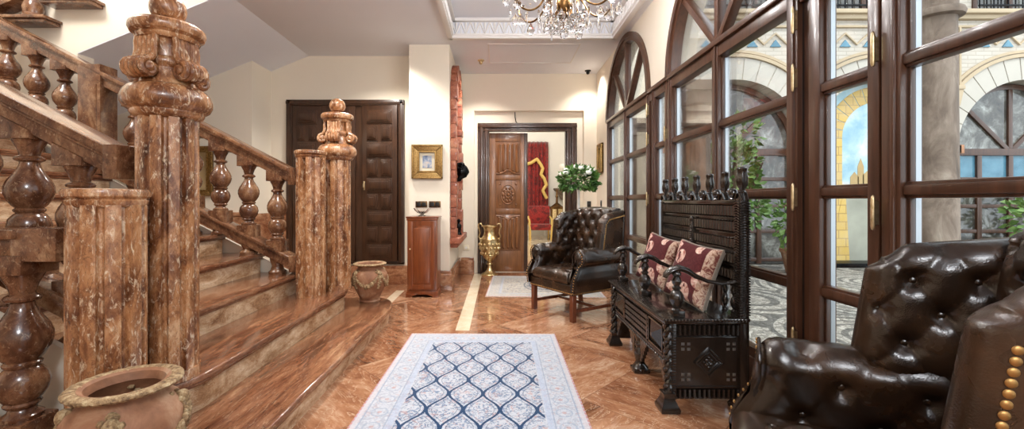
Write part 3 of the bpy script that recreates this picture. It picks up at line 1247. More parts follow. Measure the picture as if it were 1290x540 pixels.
def armchair(label, loc, rz):
    root = thing('wingback_armchair', label, 'armchair', loc, rz, 'tufted leather wing armchairs')
    # ---- wings
    SU, SV, T = .37, .46, .105
    tw = Tuft(.068, .098, .055, .050, .036)

    def wmid(u, v):
        y = lerp(lerp(-.36, .035, u), lerp(-.375, -.025, u), v)
        z = lerp(lerp(.58, .64, u), lerp(1.105, 1.055, u), v)
        c = sstep(.72, 1, u) * sstep(.80, 1, v)
        x = .322 + .035 * u * u + .012 * v
        return (x, y - .03 * c, z - .035 * c)

    def wn(u, v): return (-1, .16 * u, .05)
    nails_w = []
    for sgn, MX in ((1, None), (-1, MIRX)):
        b = MB()
        b.pad(wmid, wn, SU, SV, T, .05, lambda u, v: tw(u * SU, v * SV), .9, 64, 72, M=MX)
        w = b.build('wing', M['leather'], root, ang=180)
        for s, t in tw.nodes(SU, SV, .035):
            u, v = s / SU, t / SV
            n = Vector(wn(u, v)).normalized()
            p = Vector(wmid(u, v)) + n * (T / 2 + tw(s, t) + .002)
            if sgn < 0:
                p.x, n.x = -p.x, -n.x
            button(w, p, n)
        nb = MB()
        path = [(.89, v) for v in [.02 + .0435 * k for k in range(18)]] + [(.845, .80), (.81, .838), (.76, .862)] + [(.71 - .054 * k, .868 + .002 * k) for k in range(13)]
        for u, v in path:
            n = Vector(wn(u, v)).normalized()
            p = Vector(wmid(u, v)) - n * (T / 2 * .9)
            if sgn < 0:
                p.x, n.x = -p.x, -n.x
            q = Vector((0, 0, 1)).rotation_difference(-n).to_matrix().to_4x4()
            nb.sphere((0, 0, 0), (.0084, .0084, .0038), 14, 8, M=Matrix.Translation(p) @ q)
        nb.build('nail_trim', M['nail'], w)
    # ---- back
    BU, BV, BT = .60, .68, .13
    tb = Tuft(.075, .105, .30, .10, .038)

    def bmid(u, v):
        return (lerp(-.30, .30, u), -.285 - .085 * v, .45 + .67 * v + .015 * (1 - (2 * u - 1) ** 2) * v)

    def bn(u, v): return (0, 1, .13)
    b = MB()
    b.pad(bmid, bn, BU, BV, BT, .055, lambda u, v: tb(u * BU, v * BV), .8, 84, 90)
    bk = b.build('backrest', M['leather'], root, ang=180)
    for s, t in tb.nodes(BU, BV, .05):
        n = Vector(bn(0, 0)).normalized()
        button(bk, Vector(bmid(s / BU, t / BV)) + n * (BT / 2 + tb(s, t) + .002), n)
    # ---- arms
    prof = [(.282, .40), (.282, .45), (.282, .50), (.280, .55), (.276, .59)]
    cx, cz, r = .350, .622, .082
    prof += [(cx + r * math.cos(R(a)), cz + r * math.sin(R(a))) for a in range(168, -75, -9)]
    prof += [(.384, .53), (.392, .48), (.392, .42), (.385, .36), (.37, .29)]
    # arc length
    Ls = [0]
    for a, c in zip(prof, prof[1:]):
        Ls.append(Ls[-1] + math.hypot(c[0] - a[0], c[1] - a[1]))
    LT = Ls[-1]

    def pat(s):
        s = max(0, min(LT, s))
        for i in range(len(prof) - 1):
            if s <= Ls[i + 1]:
                t = (s - Ls[i]) / (Ls[i + 1] - Ls[i])
                return lerp(prof[i][0], prof[i + 1][0], t), lerp(prof[i][1], prof[i + 1][1], t)
        return prof[-1]
    ta = Tuft(.10, .115, .10, .08, .030)

    def yfront(z): return .285 + .085 * sstep(.60, .40, z)

    def arm_pt(u, v):
        s = u * LT
        x, z = pat(s)
        x2, z2 = pat(s + .006)
        x1, z1 = pat(s - .006)
        d = Vector((x2 - x1, z2 - z1)).normalized()
        n = Vector((-d.y, d.x))
        y0, y1 = -.34, yfront(z)
        y = lerp(y0, y1, v)
        k = sstep(.0, .05, s) * sstep(.46, .34, s) * sstep(1, .88, v)
        h = ta((y + .34), s) * k
        e = sstep(.93, 1.0, v)
        h -= .022 * e * e
        z += .012 * (1 - v)     # the roll drops a little to the front
        return (x + n.x * h, y, z + n.y * h)
    for sgn, MX in ((1, None), (-1, MIRX)):
        b = MB()
        t = bmesh.new()
        nu, nv = 84, 60
        vs = [[t.verts.new(arm_pt(i / nu, j / nv)) for j in range(nv + 1)] for i in range(nu + 1)]
        for i in range(nu):
            for j in range(nv):
                t.faces.new((vs[i][j], vs[i + 1][j], vs[i + 1][j + 1], vs[i][j + 1]))
        front = [vs[i][nv] for i in range(nu + 1)]
        # scroll-shaped front face, dished a little
        cen = t.verts.new((cx, yfront(.62) + .012, cz))
        cen2 = t.verts.new((.335, yfront(.4) + .006, .40))
        half = nu // 2
        for i in range(nu):
            zmid = (front[i].co.z + front[i + 1].co.z) / 2
            t.faces.new((front[i], front[i + 1], cen if zmid > .53 else cen2))
        jl = min(range(half), key=lambda i: abs(front[i].co.z - .53))
        bmesh.ops.recalc_face_normals(t, faces=t.faces[:])
        b._merge(t, MX)
        # filler between scroll and base
        bb = [(.286, .52), (.385, .52), (.385, .545), (.286, .545)]
        b.prism(bb, .20, .30, 'y', .0, M=MX)
        a = b.build('arm', M['leather'], root, ang=60)
        for s, q in ta.nodes(.62, .33, .05):
            y = s - .34
            x, z = pat(q)
            x2, z2 = pat(q + .006)
            d = Vector((x2 - x, z2 - z)).normalized()
            n = Vector((-d.y, 0, d.x))
            p = Vector((x, y, z + .01)) + n * (ta(s, q) + .003)
            if sgn < 0:
                p.x, n.x = -p.x, -n.x
            button(a, p, n)
        # welt round the scroll
        pb = MB()
        pts = [(p[0] + (.0), yfront(p[1]) - .004, p[1]) for p in prof[3:]]
        pb.tube(pts, .006, 8, M=MX)
        pb.build('welt', M['leather'], a)
        nb = MB()
        for i in range(18):
            p = pat(LT * (.47 + .52 * i / 17))
            pp = Vector(((p[0] - cx) * .80 + cx, yfront(p[1]) + .002, (p[1] - .0)))
            nb.sphere(pp, (.006, .004, .006), 8, 6, M=MX)
        nb.build('nail_trim', M['nail'], a)
    # ---- seat
    SS, ST_ = .575, .60
    ts = Tuft(.095, .10, .2875, .08, .016)
    b = MB()
    b.pad(lambda u, v: (lerp(-.2875, .2875, u), lerp(-.24, .365, v), .415 - .0 * v), lambda u, v: (0, 0, 1), SS, ST_, .12, .05,
          lambda u, v: ts(u * SS, v * ST_) + .02 * math.sin(PI * u) * math.sin(PI * v), 1, 60, 60)
    se = b.build('seat', M['leather'], root, ang=180)
    for s, t in ts.nodes(SS, ST_, .06):
        u, v = s / SS, t / ST_
        button(se, Vector((lerp(-.2875, .2875, u), lerp(-.24, .365, v), .415 + .06 + ts(s, t) + .02 * math.sin(PI * u) * math.sin(PI * v) + .002)), (0, 0, 1))
    b = MB()
    b.box(-.352, .352, -.36, .352, .265, .37, .018, seg=3)
    ap = b.build('seat_rail', M['leather'], root)
    nb = MB()
    for i in range(34):
        x = -.335 + .67 * i / 33
        nb.sphere((x, .3525, .283), (.006, .004, .006), 8, 6)
        y = -.34 + .68 * i / 33
        for sx in (-.3525, .3525):
            nb.sphere((sx, y, .283), (.004, .006, .006), 8, 6)
    nb.build('nail_trim', M['nail'], ap)
    b = MB()
    b.pad(lambda u, v: (lerp(-.33, .33, u), lerp(-.375, -.425, v), lerp(.29, 1.09, v)), lambda u, v: (0, -1, 0), .66, .8, .04, .02, None, 1, 10, 12)
    b.build('outer_back', M['leather'], root, ang=180)
    # ---- legs and stretchers
    for x, y in ((-.315, .315), (.315, .315), (-.30, -.325), (.30, -.325)):
        b = MB()
        t = .026
        dy = -.05 if y < 0 else 0
        t0 = .021 if y < 0 else .025
        bm_ = bmesh.new()
        lo = [bm_.verts.new((x + sx * t0, y + dy + sy * t0, 0)) for sx, sy in ((-1, -1), (1, -1), (1, 1), (-1, 1))]
        hi = [bm_.verts.new((x + sx * t, y + sy * t, .28)) for sx, sy in ((-1, -1), (1, -1), (1, 1), (-1, 1))]
        bm_.faces.new(lo[::-1])
        bm_.faces.new(hi)
        for i in range(4):
            bm_.faces.new((lo[i], lo[(i + 1) % 4], hi[(i + 1) % 4], hi[i]))
        bmesh.ops.bevel(bm_, geom=bm_.edges[:], offset=.003, segments=1, affect='EDGES')
        b._merge(bm_)
        b.build('leg', M['leg_wood'], root)
    for x in (-.31, .31):
        b = MB()
        b.box(x - .011, x + .011, -.345, .30, .085, .118, .003)
        b.build('stretcher', M['leg_wood'], root)
    b = MB()
    b.box(-.31, .31, -.03, -.008, .088, .115, .003)
    b.build('stretcher', M['leg_wood'], root)
    return root


NF = Vector((-.866, .50))
near_rz = math.atan2(NF.y, NF.x) - PI / 2
chair = armchair('large leather wing armchair cut off by the right edge of the view', (1.004, 1.068, 0), near_rz)
FF = Vector((-.845, -.535))
dup(chair, (.835, 4.60, 0), math.atan2(FF.y, FF.x) - PI / 2, 'leather wing armchair on the small rug, whole with its wooden legs, before the carved door')

# ------------------------------------------------------------------ carved bench (local: x from front to back, y from near end to far end)
bench = thing('carved_bench', 'blackened carved wooden chest bench with finials and three arms, under the window', 'bench', (.95, 2.40, 0))
BW = M['bench_wood']
BL = 1.15


def gad(b, p0, ax, L, n, z0, z1, out, d=.012):
    """row of upright rounded ribs; p0 start, ax along, out outward"""
    p0, ax, out = Vector(p0), Vector(ax), Vector(out)
    w = L / n
    for i in range(n):
        c = p0 + ax * (w * (i + .5))
        a = Vector((c.x, c.y, z0 + w * .3))
        e = Vector((c.x, c.y, z1 - w * .3))
        b.tube([a - Vector((0, 0, w * .25)), a + out * d * .6, e + out * d * .6, e + Vector((0, 0, w * .25))], [w * .15, w * .40, w * .40, w * .15], 6)


def rope(b, p0, p1, r, turns, seg=8):
    p0, p1 = Vector(p0), Vector(p1)
    n = max(12, int(turns * 6))
    d = (p1 - p0).normalized()
    for k in (0, PI):
        u = d.orthogonal().normalized()
        v = d.cross(u)
        pts = [p0.lerp(p1, i / n) + (u * math.cos(2 * PI * turns * i / n + k) + v * math.sin(2 * PI * turns * i / n + k)) * r * .5 for i in range(n + 1)]
        b.tube(pts, r * .62, seg)


b = MB()
b.box(.03, .475, .02, BL - .02, .27, .505, .004)
b.box(.05, .45, .025, .05, .06, .29).box(.05, .45, BL - .05, BL - .025, .06, .29)
b.box(.03, .06, .05, BL - .05, .25, .28, .004)
chest = b.build('chest', BW, bench)
b = MB()
b.box(-.012, .478, -.018, BL + .018, .513, .533, .006).box(-.004, .47, -.010, BL + .01, .50, .517, .004)
lid = b.build('lid', BW, bench)
e = MB()
for i in range(58):
    y = -.015 + (BL + .03) * (i + .5) / 58
    e.sphere((-.012, y, .523), (.006, .0075, .009), 6, 5)
for i in range(25):
    x = -.01 + .47 * (i + .5) / 25
    e.sphere((x, -.018, .523), (.0075, .006, .009), 6, 5)
e.build('edge_beading', BW, lid)
# front
b = MB()
gad(b, (.03, .07, 0), (0, 1, 0), BL - .14, 46, .468, .50, (-1, 0, 0), .010)
b.build('carved_strip', BW, chest)
b = MB()
gad(b, (.03, .07, 0), (0, 1, 0), BL - .14, 46, .272, .298, (-1, 0, 0), .010)
b.build('carved_strip', BW, chest)
b = MB()
rope(b, (.026, .06, .262), (.026, BL - .06, .262), .010, 30, 6)
b.build('rope_moulding', BW, chest)
for y0, y1 in ((.085, .30), (BL - .30, BL - .085)):
    b = MB()
    yc, zc = (y0 + y1) / 2, .383
    bm_ = bmesh.new()
    q = [bm_.verts.new((.028, y, z)) for y, z in ((y0, .312), (y1, .312), (y1, .455), (y0, .455))]
    q2 = [bm_.verts.new((-.012, y, z)) for y, z in ((yc - .01, zc - .01), (yc + .01, zc - .01), (yc + .01, zc + .01), (yc - .01, zc + .01))]
    for i in range(4):
        bm_.faces.new((q[i], q[(i + 1) % 4], q2[(i + 1) % 4], q2[i]))
    bm_.faces.new(q2)
    bmesh.ops.recalc_face_normals(bm_, faces=bm_.faces[:])
    b._merge(bm_)
    for a0, a1, c0, c1 in ((y0 - .012, y1 + .012, .302, .314), (y0 - .012, y1 + .012, .453, .465), (y0 - .012, y0, .302, .465), (y1, y1 + .012, .302, .465)):
        b.box(.012, .032, a0, a1, c0, c1, .003)
    b.build('pyramid_panel', BW, chest, ang=20)
b = MB()
y0, y1 = .345, BL - .345
for k in range(4):
    gad(b, (.03, y0, 0), (0, 1, 0), y1 - y0, 20, .312 + .038 * k, .346 + .038 * k, (-1, 0, 0), .016)
b.box(.01, .032, y0 - .022, y0 - .004, .302, .465, .003).box(.01, .032, y1 + .004, y1 + .022, .302, .465, .003)
b.build('ribbed_panel', BW, chest)
b = MB()
for yy in (.02, .325, BL - .325, BL - .02):
    b = MB()
    for k in range(6):
        b.sphere((.022, yy, .315 + .026 * k), (.012, .012, .0145), 8, 6)
    b.build('bead_column', BW, chest)
# bracket valance under the front
for s, y0 in ((1, .06), (-1, BL / 2 - .06), (1, BL / 2 + .06), (-1, BL - .06)):
    b = MB()
    for k in range(5):
        b.box(.03, .055, min(y0 + s * k * .025, y0 + s * (k + 1) * .025), max(y0 + s * k * .025, y0 + s * (k + 1) * .025), .255 - .032 * (5 - k), .262, .003)
    b.build('bracket', BW, chest)
# ends
for ye, sy in ((.02, -1), (BL - .02, 1)):
    b = MB()
    o = (0, sy, 0)
    gad(b, (.075, ye, 0), (1, 0, 0), .36, 13, .425, .497, o, .012)
    b.build('carved_strip', BW, chest)
    b = MB()
    gad(b, (.075, ye, 0), (1, 0, 0), .36, 13, .065, .128, o, .012)
    b.build('carved_strip', BW, chest)
    b = MB()
    for z in (.418, .135, .50):
        b.box(.07, .44, ye - .012 if sy < 0 else ye, ye if sy < 0 else ye + .012, z - .005, z + .005, .002)
    b.box(.07, .44, ye - .006, ye + .006, .13, .42)
    b.build('end_panel', BW, chest)
    b = MB()
    ysurf = ye + sy * .008
    cx0, cz0 = .255, .275
    b.box(.085, .43, min(ye, ye + sy * .004), max(ye, ye + sy * .004), .145, .41)
    MXd = Matrix.Translation((cx0, ysurf, cz0)) @ Matrix.Rotation(PI / 4, 4, 'Y')
    for a in range(4):
        Mq = MXd @ Matrix.Rotation(a * PI / 2, 4, 'Y')
        b.box(-.062, .062, -.010, .010, .050, .062, .003, M=Mq)
        b.box(-.045, .045, -.008, .008, .037, .043, .002, M=Mq)
        b.sphere((.0, 0, .017), (.013, .010, .013), 8, 6, M=Mq)
        b.sphere((.020, 0, .020), (.009, .008, .009), 8, 6, M=Mq)
    b.sphere((0, 0, 0), (.010, .012, .010), 8, 6, M=MXd)
    b.build('diamond_rosette', BW, chest)
    for xx in (.125, .385):
        for zz in (.19, .365):
            b = MB()
            for dx in (-.017, .017):
                for dz in (-.015, .015):
                    bm_ = bmesh.new()
                    q = [bm_.verts.new((xx + dx + a_ * .015, ye, zz + dz + c_ * .013)) for a_, c_ in ((-1, -1), (1, -1), (1, 1), (-1, 1))]
                    tp = bm_.verts.new((xx + dx, ye + sy * .016, zz + dz))
                    for i in range(4):
                        bm_.faces.new((q[i], q[(i + 1) % 4], tp))
                    bmesh.ops.recalc_face_normals(bm_, faces=bm_.faces[:])
                    b._merge(bm_)
            b.build('stud_ornament', M['pewter'], chest, smooth=False)
    # ribbed corner boards
    for xx in (.05, .452):
        b = MB()
        b.box(xx - .022, xx + .022, ye - .006, ye + .006, .06, .50, .003)
        for k in range(26):
            b.box(xx - .018, xx + .018, ye + sy * .004 - .006, ye + sy * .004 + .006, .07 + k * .0165, .078 + k * .0165, .003)
        b.build('corner_board', BW, chest)
for y in (.012, BL - .012):
    b = MB()
    rope(b, (.018, y, .10), (.018, y, .50), .024, 4, 8)
    b.lathe([(.028, .095), (.03, .10), (.026, .115)], (.018, y, 0), 12)
    b.build('twisted_column', BW, bench)
for x, y, k in ((.022, .02, 1), (.022, BL - .02, 1), (.45, .02, 1), (.45, BL - .02, 1)):
    b = MB()
    b.lathe([(.052, 0), (.055, .02), (.045, .04), (.032, .07), (.030, .09), (.036, .105)], (x, y, 0), 16, square=True)
    b.build('foot', BW, bench)
b = MB()
b.lathe([(.055, 0), (.058, .03), (.04, .05), (.03, .07), (.034, .09), (.042, .12), (.036, .15), (.026, .17), (.034, .185), (.034, .20), (.027, .215), (.036, .25), (.04, .265)], (.05, BL / 2, 0), 16)
b.box(-.005, .105, BL / 2 - .055, BL / 2 + .055, 0, .025, .006)
b.build('foot', BW, bench)
# back
bx = .452
b = MB()
b.box(bx - .014, bx + .014, .02, BL - .02, .72, 1.185, .003)
back = b.build('backrest', BW, bench)
for z0, z1, n in ((1.105, 1.18, 30), (1.015, 1.085, 30), (.92, .985, 30), (.83, .895, 30), (.735, .80, 30)):
    b = MB()
    gad(b, (bx - .012, .04, 0), (0, 1, 0), BL - .08, 32, z0, z1, (-1, 0, 0), .017)
    gad(b, (bx + .012, .04, 0), (0, 1, 0), BL - .08, 32, z0, z1, (1, 0, 0), .010)
    b.box(bx - .026, bx + .02, .02, BL - .02, z0 - .014, z0 - .002, .004)
    b.build('ribbed_rail', BW, back)
b = MB()
b.box(bx - .03, bx + .02, .0, BL, 1.178, 1.205, .006)
b.box(bx - .03, bx + .02, .02, BL - .02, .70, .725, .005)
b.build('crest_rail', BW, back)
for y in (.02, BL - .02):
    b = MB()
    b.box(bx - .026, bx + .026, y - .026, y + .026, .0, 1.215, .004)
    for k in range(44):
        z = .55 + k * .0148
        b.tube([(bx - .029, y - .028, z), (bx + .0, y - .031, z + .008), (bx + .029, y - .028, z)], .0048, 5)
        b.tube([(bx - .030, y - .027, z), (bx - .031, y, z + .008), (bx - .030, y + .027, z)], .0048, 5)
    b.build('back_post', BW, back)
b = MB()
b.box(bx - .04, bx + .016, BL / 2 - .016, BL / 2 + .016, .535, 1.07, .004)
for k in range(22):
    b.sphere((bx - .042, BL / 2, .72 + k * .015), (.008, .014, .007), 6, 5)
b.sphere((bx - .036, BL / 2, 1.075), (.014, .02, .022), 10, 8)
b.build('middle_stile', BW, back)
for y in (.10, .20, .95, 1.05, .45, .70):
    b = MB()
    b.lathe([(.018, .535), (.02, .548), (.010, .558), (.018, .575), (.024, .60), (.018, .62), (.010, .635), (.016, .65), (.021, .67), (.014, .69), (.018, .705)], (bx, y, 0), 12)
    b.build('spindle', BW, back)


def finial(y, k, last=False):
    b = MB()
    b.prism([(y - .034, 1.202), (y + .034, 1.202), (y + .016, 1.248), (y - .016, 1.248)], bx - .02, bx + .02, 'x', .004)
    for a in (-1, 1):
        b.tube([(bx - .022, y + a * .034, 1.206), (bx - .026, y + a * .012, 1.245)], .007, 6)
    pr = [(.017, 1.245), (.019, 1.252), (.011, 1.258), (.013, 1.266), (.023, 1.285), (.0255, 1.31), (.022, 1.335), (.019, 1.345), (.022, 1.356), (.024, 1.368), (.018, 1.375), (.008, 1.378)]
    pr = [(r * k, 1.245 + (z - 1.245) * (1.0 + .12 * (k - 1) * 5)) for r, z in pr]

    def fl(a, r, z): return r * (1 + .10 * math.cos(a * 6)) if 1.27 < z < 1.37 else r
    b.lathe(pr, (bx, y, 0), 36, flute=fl)
    return b.build('finial', BW, back)


for i in range(7):
    y = .02 + (BL - .04) * i / 6
    finial(y, 1.25 if i == 0 else 1.05)
    if i < 6:
        ym = y + (BL - .04) / 12
        b = MB()
        b.lathe([(.020, 1.203), (.022, 1.212), (.016, 1.22), (.026, 1.235), (.028, 1.25), (.020, 1.268), (.006, 1.275)], (bx, ym, 0), 14)
        b.build('knob', BW, back)
for y in (.045, BL / 2, BL - .045):
    b = MB()
    pts = [(bx - .02, y, .735), (bx - .05, y, .725), (bx - .11, y, .722), (bx - .19, y, .735), (bx - .26, y, .765), (bx - .31, y, .798), (bx - .355, y, .812), (bx - .40, y, .800), (bx - .43, y, .775), (bx - .438, y, .755)]
    ws = [.024, .020, .019, .022, .028, .034, .036, .032, .026, .018]
    b.tube(pts, ws, 14, flat=.55)
    a = b.build('armrest', BW, bench)
    b = MB()
    xs = .085
    b.box(xs - .036, xs + .036, y - .036, y + .036, .533, .57, .005)

    def fl(a, r, z): return r * (1 + .06 * math.cos(a * 8)) if .60 < z < .665 else r
    b.lathe([(.03, .568), (.018, .578), (.022, .585), (.030, .60), (.039, .625), (.040, .65), (.030, .672), (.018, .685), (.025, .692), (.025, .70), (.016, .708), (.024, .722), (.029, .738), (.022, .755), (.017, .762), (.026, .772), (.026, .782), (.02, .79)], (xs, y, 0), 32, flute=fl)
    b.build('arm_support', BW, a)


# cushions
def cushion(label, c, n, roll):
    n = Vector(n).normalized()
    up = Vector((0, 0, 1))
    xr = up.cross(n).normalized()
    yu = n.cross(xr)
    rot = Matrix((xr, yu, n)).transposed() @ Matrix.Rotation(roll, 3, 'Z')
    o_ = MB()
    S = .385

    def mid(u, v):
        x, y = (u - .5) * S, (v - .5) * S
        k = 1 - .07 * (1 - (2 * u - 1) ** 2) * abs(2 * v - 1) ** 3
        kx = 1 - .07 * (1 - (2 * v - 1) ** 2) * abs(2 * u - 1) ** 3
        return (x * kx, y * k, 0)
    o_.pad(mid, lambda u, v: (0, 0, 1), S, S, .12, .16, None, .95, 30, 30)
    o = o_.build('throw_cushion', M['tapestry'], None, ang=180)
    o.matrix_world = Matrix.Translation(c) @ rot.to_4x4()
    tag(o, label, 'cushion', 'maroon floral cushions on the bench')
    p = MB()
    pts = []
    for k in range(4):
        for i in range(12):
            t = i / 12
            u, v = [(t, 0), (1, t), (1 - t, 1), (0, 1 - t)][k]
            pts.append(mid(u, v))
    p.tube(pts, .006, 8, closed=True)
    p.build('piping', M['velvet'], o)
    bk = MB()
    bk.pad(lambda u, v: (mid(u, v)[0] * .985, mid(u, v)[1] * .985, -.012), lambda u, v: (0, 0, -1), S, S, .115, .16, None, -.2, 20, 20)
    bk.build('plain_back', M['velvet'], o, ang=180)
    return o


cushion('maroon floral cushion at the near end of the carved bench', (1.243, 2.70, .738), (-.90, -.22, .30), R(-5))
cushion('maroon floral cushion at the far end of the carved bench', (1.243, 3.27, .738), (-.90, -.24, .30), R(-7))

# ------------------------------------------------------------------ rugs
def rug(name, label, loc, rz, W, L, mat, fringe=True):
    root = thing(name, label, 'rug', loc, rz)
    b = MB()
    b.prism([(-W / 2, -L / 2), (W / 2, -L / 2), (W / 2, L / 2), (-W / 2, L / 2)], .001, .011, 'z', .003)
    b.build('pile', mat, root)
    for s in (-1, 1):
        f = MB()
        n = int(W / .011)
        for i in range(n):
            x = -W / 2 + (i + .5) * W / n
            f.tube([(x, s * (L / 2 - .004), .006), (x + random.uniform(-.002, .002), s * (L / 2 + .022), .004)], .003, 4)
        fr_ = f.build('fringe', M['ivory'], root)
        fr_['kind'] = 'stuff'
    return root


RW, RL = 1.285, 2.35
rug('runner_rug', 'pale blue carpet with dark wavy lattice in the middle of the hall floor', (-.148, 3.775 - RL / 2, 0), R(-.5), RW, RL,
    rug_mat('blue lattice rug', RW, RL, .212, .40, .235, (.012, .045, .115), (.45, .48, .54), (.16, .23, .36), (.44, .25, .22)))
rug('floor_rug', 'small cream and grey rug in front of the carved door', (.62, 5.95, 0), R(-3), 1.50, 1.45,
    rug_mat('cream medallion rug', 1.5, 1.45, .25, .4, .2, (.05, .07, .11), (.46, .43, .38), (.20, .21, .23), (.36, .25, .20), True))
# ------------------------------------------------------------------ terracotta pots
POT = [(.095, 0), (.10, .012), (.092, .025), (.105, .06), (.135, .12), (.160, .18), (.172, .235), (.166, .275), (.145, .305), (.118, .325), (.110, .345), (.118, .360)]


def pot(label, loc, rz, s=1.0):
    root = thing('terracotta_pot', label, 'pot', loc, rz, 'terracotta pots on the lowest step')
    b = MB()
    b.lathe([(r * s, z * s) for r, z in POT] + [(r * s, z * s) for r, z in ((.128, .372), (.122, .378), (.108, .372), (.100, .345), (.135, .30), (.15, .235), (.13, .12), (.07, .03), (.001, .03))], seg=48)
    b.build('body', M['terracotta'], root)
    b = MB()
    pts = []
    t = bmesh.new()
    n, m = 96, 12
    rg = []
    for i in range(n):
        a = 2 * PI * i / n
        rr = []
        for j in range(m):
            c = 2 * PI * j / m
            k = 1 + .14 * noise.noise((math.cos(a) * 14, math.sin(a) * 14, j * .9)) + .08 * math.sin(a * 40)
            r_ = (.138 + .022 * math.cos(c) * k) * s
            rr.append(t.verts.new((r_ * math.cos(a), r_ * math.sin(a), (.370 + .011 * math.sin(c) * k) * s)))
        rg.append(rr)
    for i in range(n):
        for j in range(m):
            t.faces.new((rg[i][j], rg[(i + 1) % n][j], rg[(i + 1) % n][(j + 1) % m], rg[i][(j + 1) % m]))
    bmesh.ops.recalc_face_normals(t, faces=t.faces[:])
    b._merge(t)
    b.build('rim', M['relief'], root)
    rnd = random.Random(5)

    def rad(z):
        z /= s
        for (r0, z0), (r1, z1) in zip(POT, POT[1:]):
            if z0 <= z <= z1:
                return lerp(r0, r1, (z - z0) / (z1 - z0)) * s
        return POT[-1][0] * s
    for k in range(4):
        a0 = k * PI / 2
        g_ = MB()
        for i in range(26):      # swag hanging between two masks
            u = i / 25
            a = a0 + .16 + (PI / 2 - .32) * u
            z = (.255 - .085 * math.sin(PI * u)) * s
            r_ = rad(z)
            w = (.010 + .010 * math.sin(PI * u)) * s * rnd.uniform(.8, 1.25)
            for q in range(2):
                g_.sphere(((r_ + w * .2) * math.cos(a + rnd.uniform(-.03, .03)), (r_ + w * .2) * math.sin(a), z + rnd.uniform(-.010, .010) * s), w * .8, 7, 5)
        g_.build('garland', M['relief'], root)
        g_ = MB()
        for q in range(46):      # mask with hanging drop
            zz = rnd.uniform(-.14, .035)
            wid = .030 if zz > -.03 else .016
            a = a0 + rnd.uniform(-1, 1) * wid / .16
            z = (.285 + zz) * s
            r_ = rad(z)
            g_.sphere((r_ * math.cos(a), r_ * math.sin(a), z), rnd.uniform(.008, .015) * s, 7, 5)
        g_.sphere((rad(.29 * s) * math.cos(a0), rad(.29 * s) * math.sin(a0), .29 * s), (.024 * s, .024 * s, .028 * s), 10, 8)
        g_.build('mask', M['relief'], root)
    return root


p0 = pot('terracotta pot with relief garlands at the bottom left, before the short pillar', (-1.345, 1.52, .15), R(-62), 1.06)
dup(p0, (-1.352, 4.42, .15), R(-40), 'terracotta pot with relief garlands at the foot of the far newel post')

# ------------------------------------------------------------------ cabinet with glass bowl
cab = thing('narrow_cabinet', 'narrow reddish wooden cabinet against the cream pier', 'cabinet', (-.955, 5.43, 0))
w, d2 = .185, .175
b = MB()
b.box(-w, w, -d2, d2, .07, .97, .004)
b.box(-w - .008, w + .008, -d2 - .008, d2, .955, .985, .006)
b.build('body', M['cabinet_wood'], cab)
b = MB()
b.box(-w - .015, w + .015, -d2 - .015, d2, .985, 1.005, .005)
b.build('top', M['cabinet_wood'], cab)
b = MB()
b.box(-w + .02, w - .02, -d2 - .016, -d2, .10, .95, .004)
b.box(-w + .02, -w + .07, -d2 - .022, -d2, .10, .95, .004).box(w - .07, w - .02, -d2 - .022, -d2, .10, .95, .004).box(-w + .02, w - .02, -d2 - .0215, -d2, .10, .155, .004)
top = [(-w + .02, .95), (-w + .02, .87)] + [(x, .87 + .03 * math.cos(x / (w - .06) * PI / 2)) for x in [(-w + .06) + (2 * w - .12) * i / 10 for i in range(11)]] + [(w - .02, .87), (w - .02, .95)]
b.prism(top, -d2 - .0212, -d2, 'y', .0)
b.prism([(-w + .085, .175), (w - .085, .175), (w - .085, .85), (w - .10, .865), (-w + .10, .865), (-w + .085, .85)], -d2 - .026, -d2, 'y', .010)
dr = b.build('door', M['cabinet_wood'], cab)
b = MB()
b.sphere((-w + .04, -d2 - .032, .60), .010, 10, 8)
b.build('knob', M['hinge'], dr)
b = MB()
b.box(-w - .012, w + .012, -d2 - .012, d2, .03, .075, .01)
for sx in (-1, 1):
    b.prism([(sx * (w + .018), 0), (sx * (w + .018), .05), (sx * .05, .05), (sx * .07, .03), (sx * (w - .06), .012), (sx * (w - .07), 0)], -d2 - .018, -d2 + .01, 'y', .003)
    b.box(min(sx * w, sx * (w + .015)), max(sx * w, sx * (w + .015)), -d2 - .015, d2, 0, .04, .003)
b.build('plinth', M['cabinet_wood'], cab)
bw = MB()


def cut(a, r, z): return r * (1 + .06 * math.cos(a * 10))


bw.lathe([(.045, 0), (.05, .006), (.022, .018), (.020, .028), (.06, .045), (.092, .075), (.108, .105), (.102, .105), (.085, .078), (.05, .052), (.001, .042)], seg=60, flute=cut)
o = bw.build('glass_bowl', M['crystal'], None, loc=(-.985, 5.42, 1.005))
tag(o, 'scalloped glass bowl standing on the narrow wooden cabinet', 'bowl')

# framed picture on the pier
PZ0, PZ1 = 1.50, 1.945
pr = thing('picture_frame', 'small picture in a broad antique gilt frame on the cream pier', 'picture', (-.955, 5.648, 1.725))


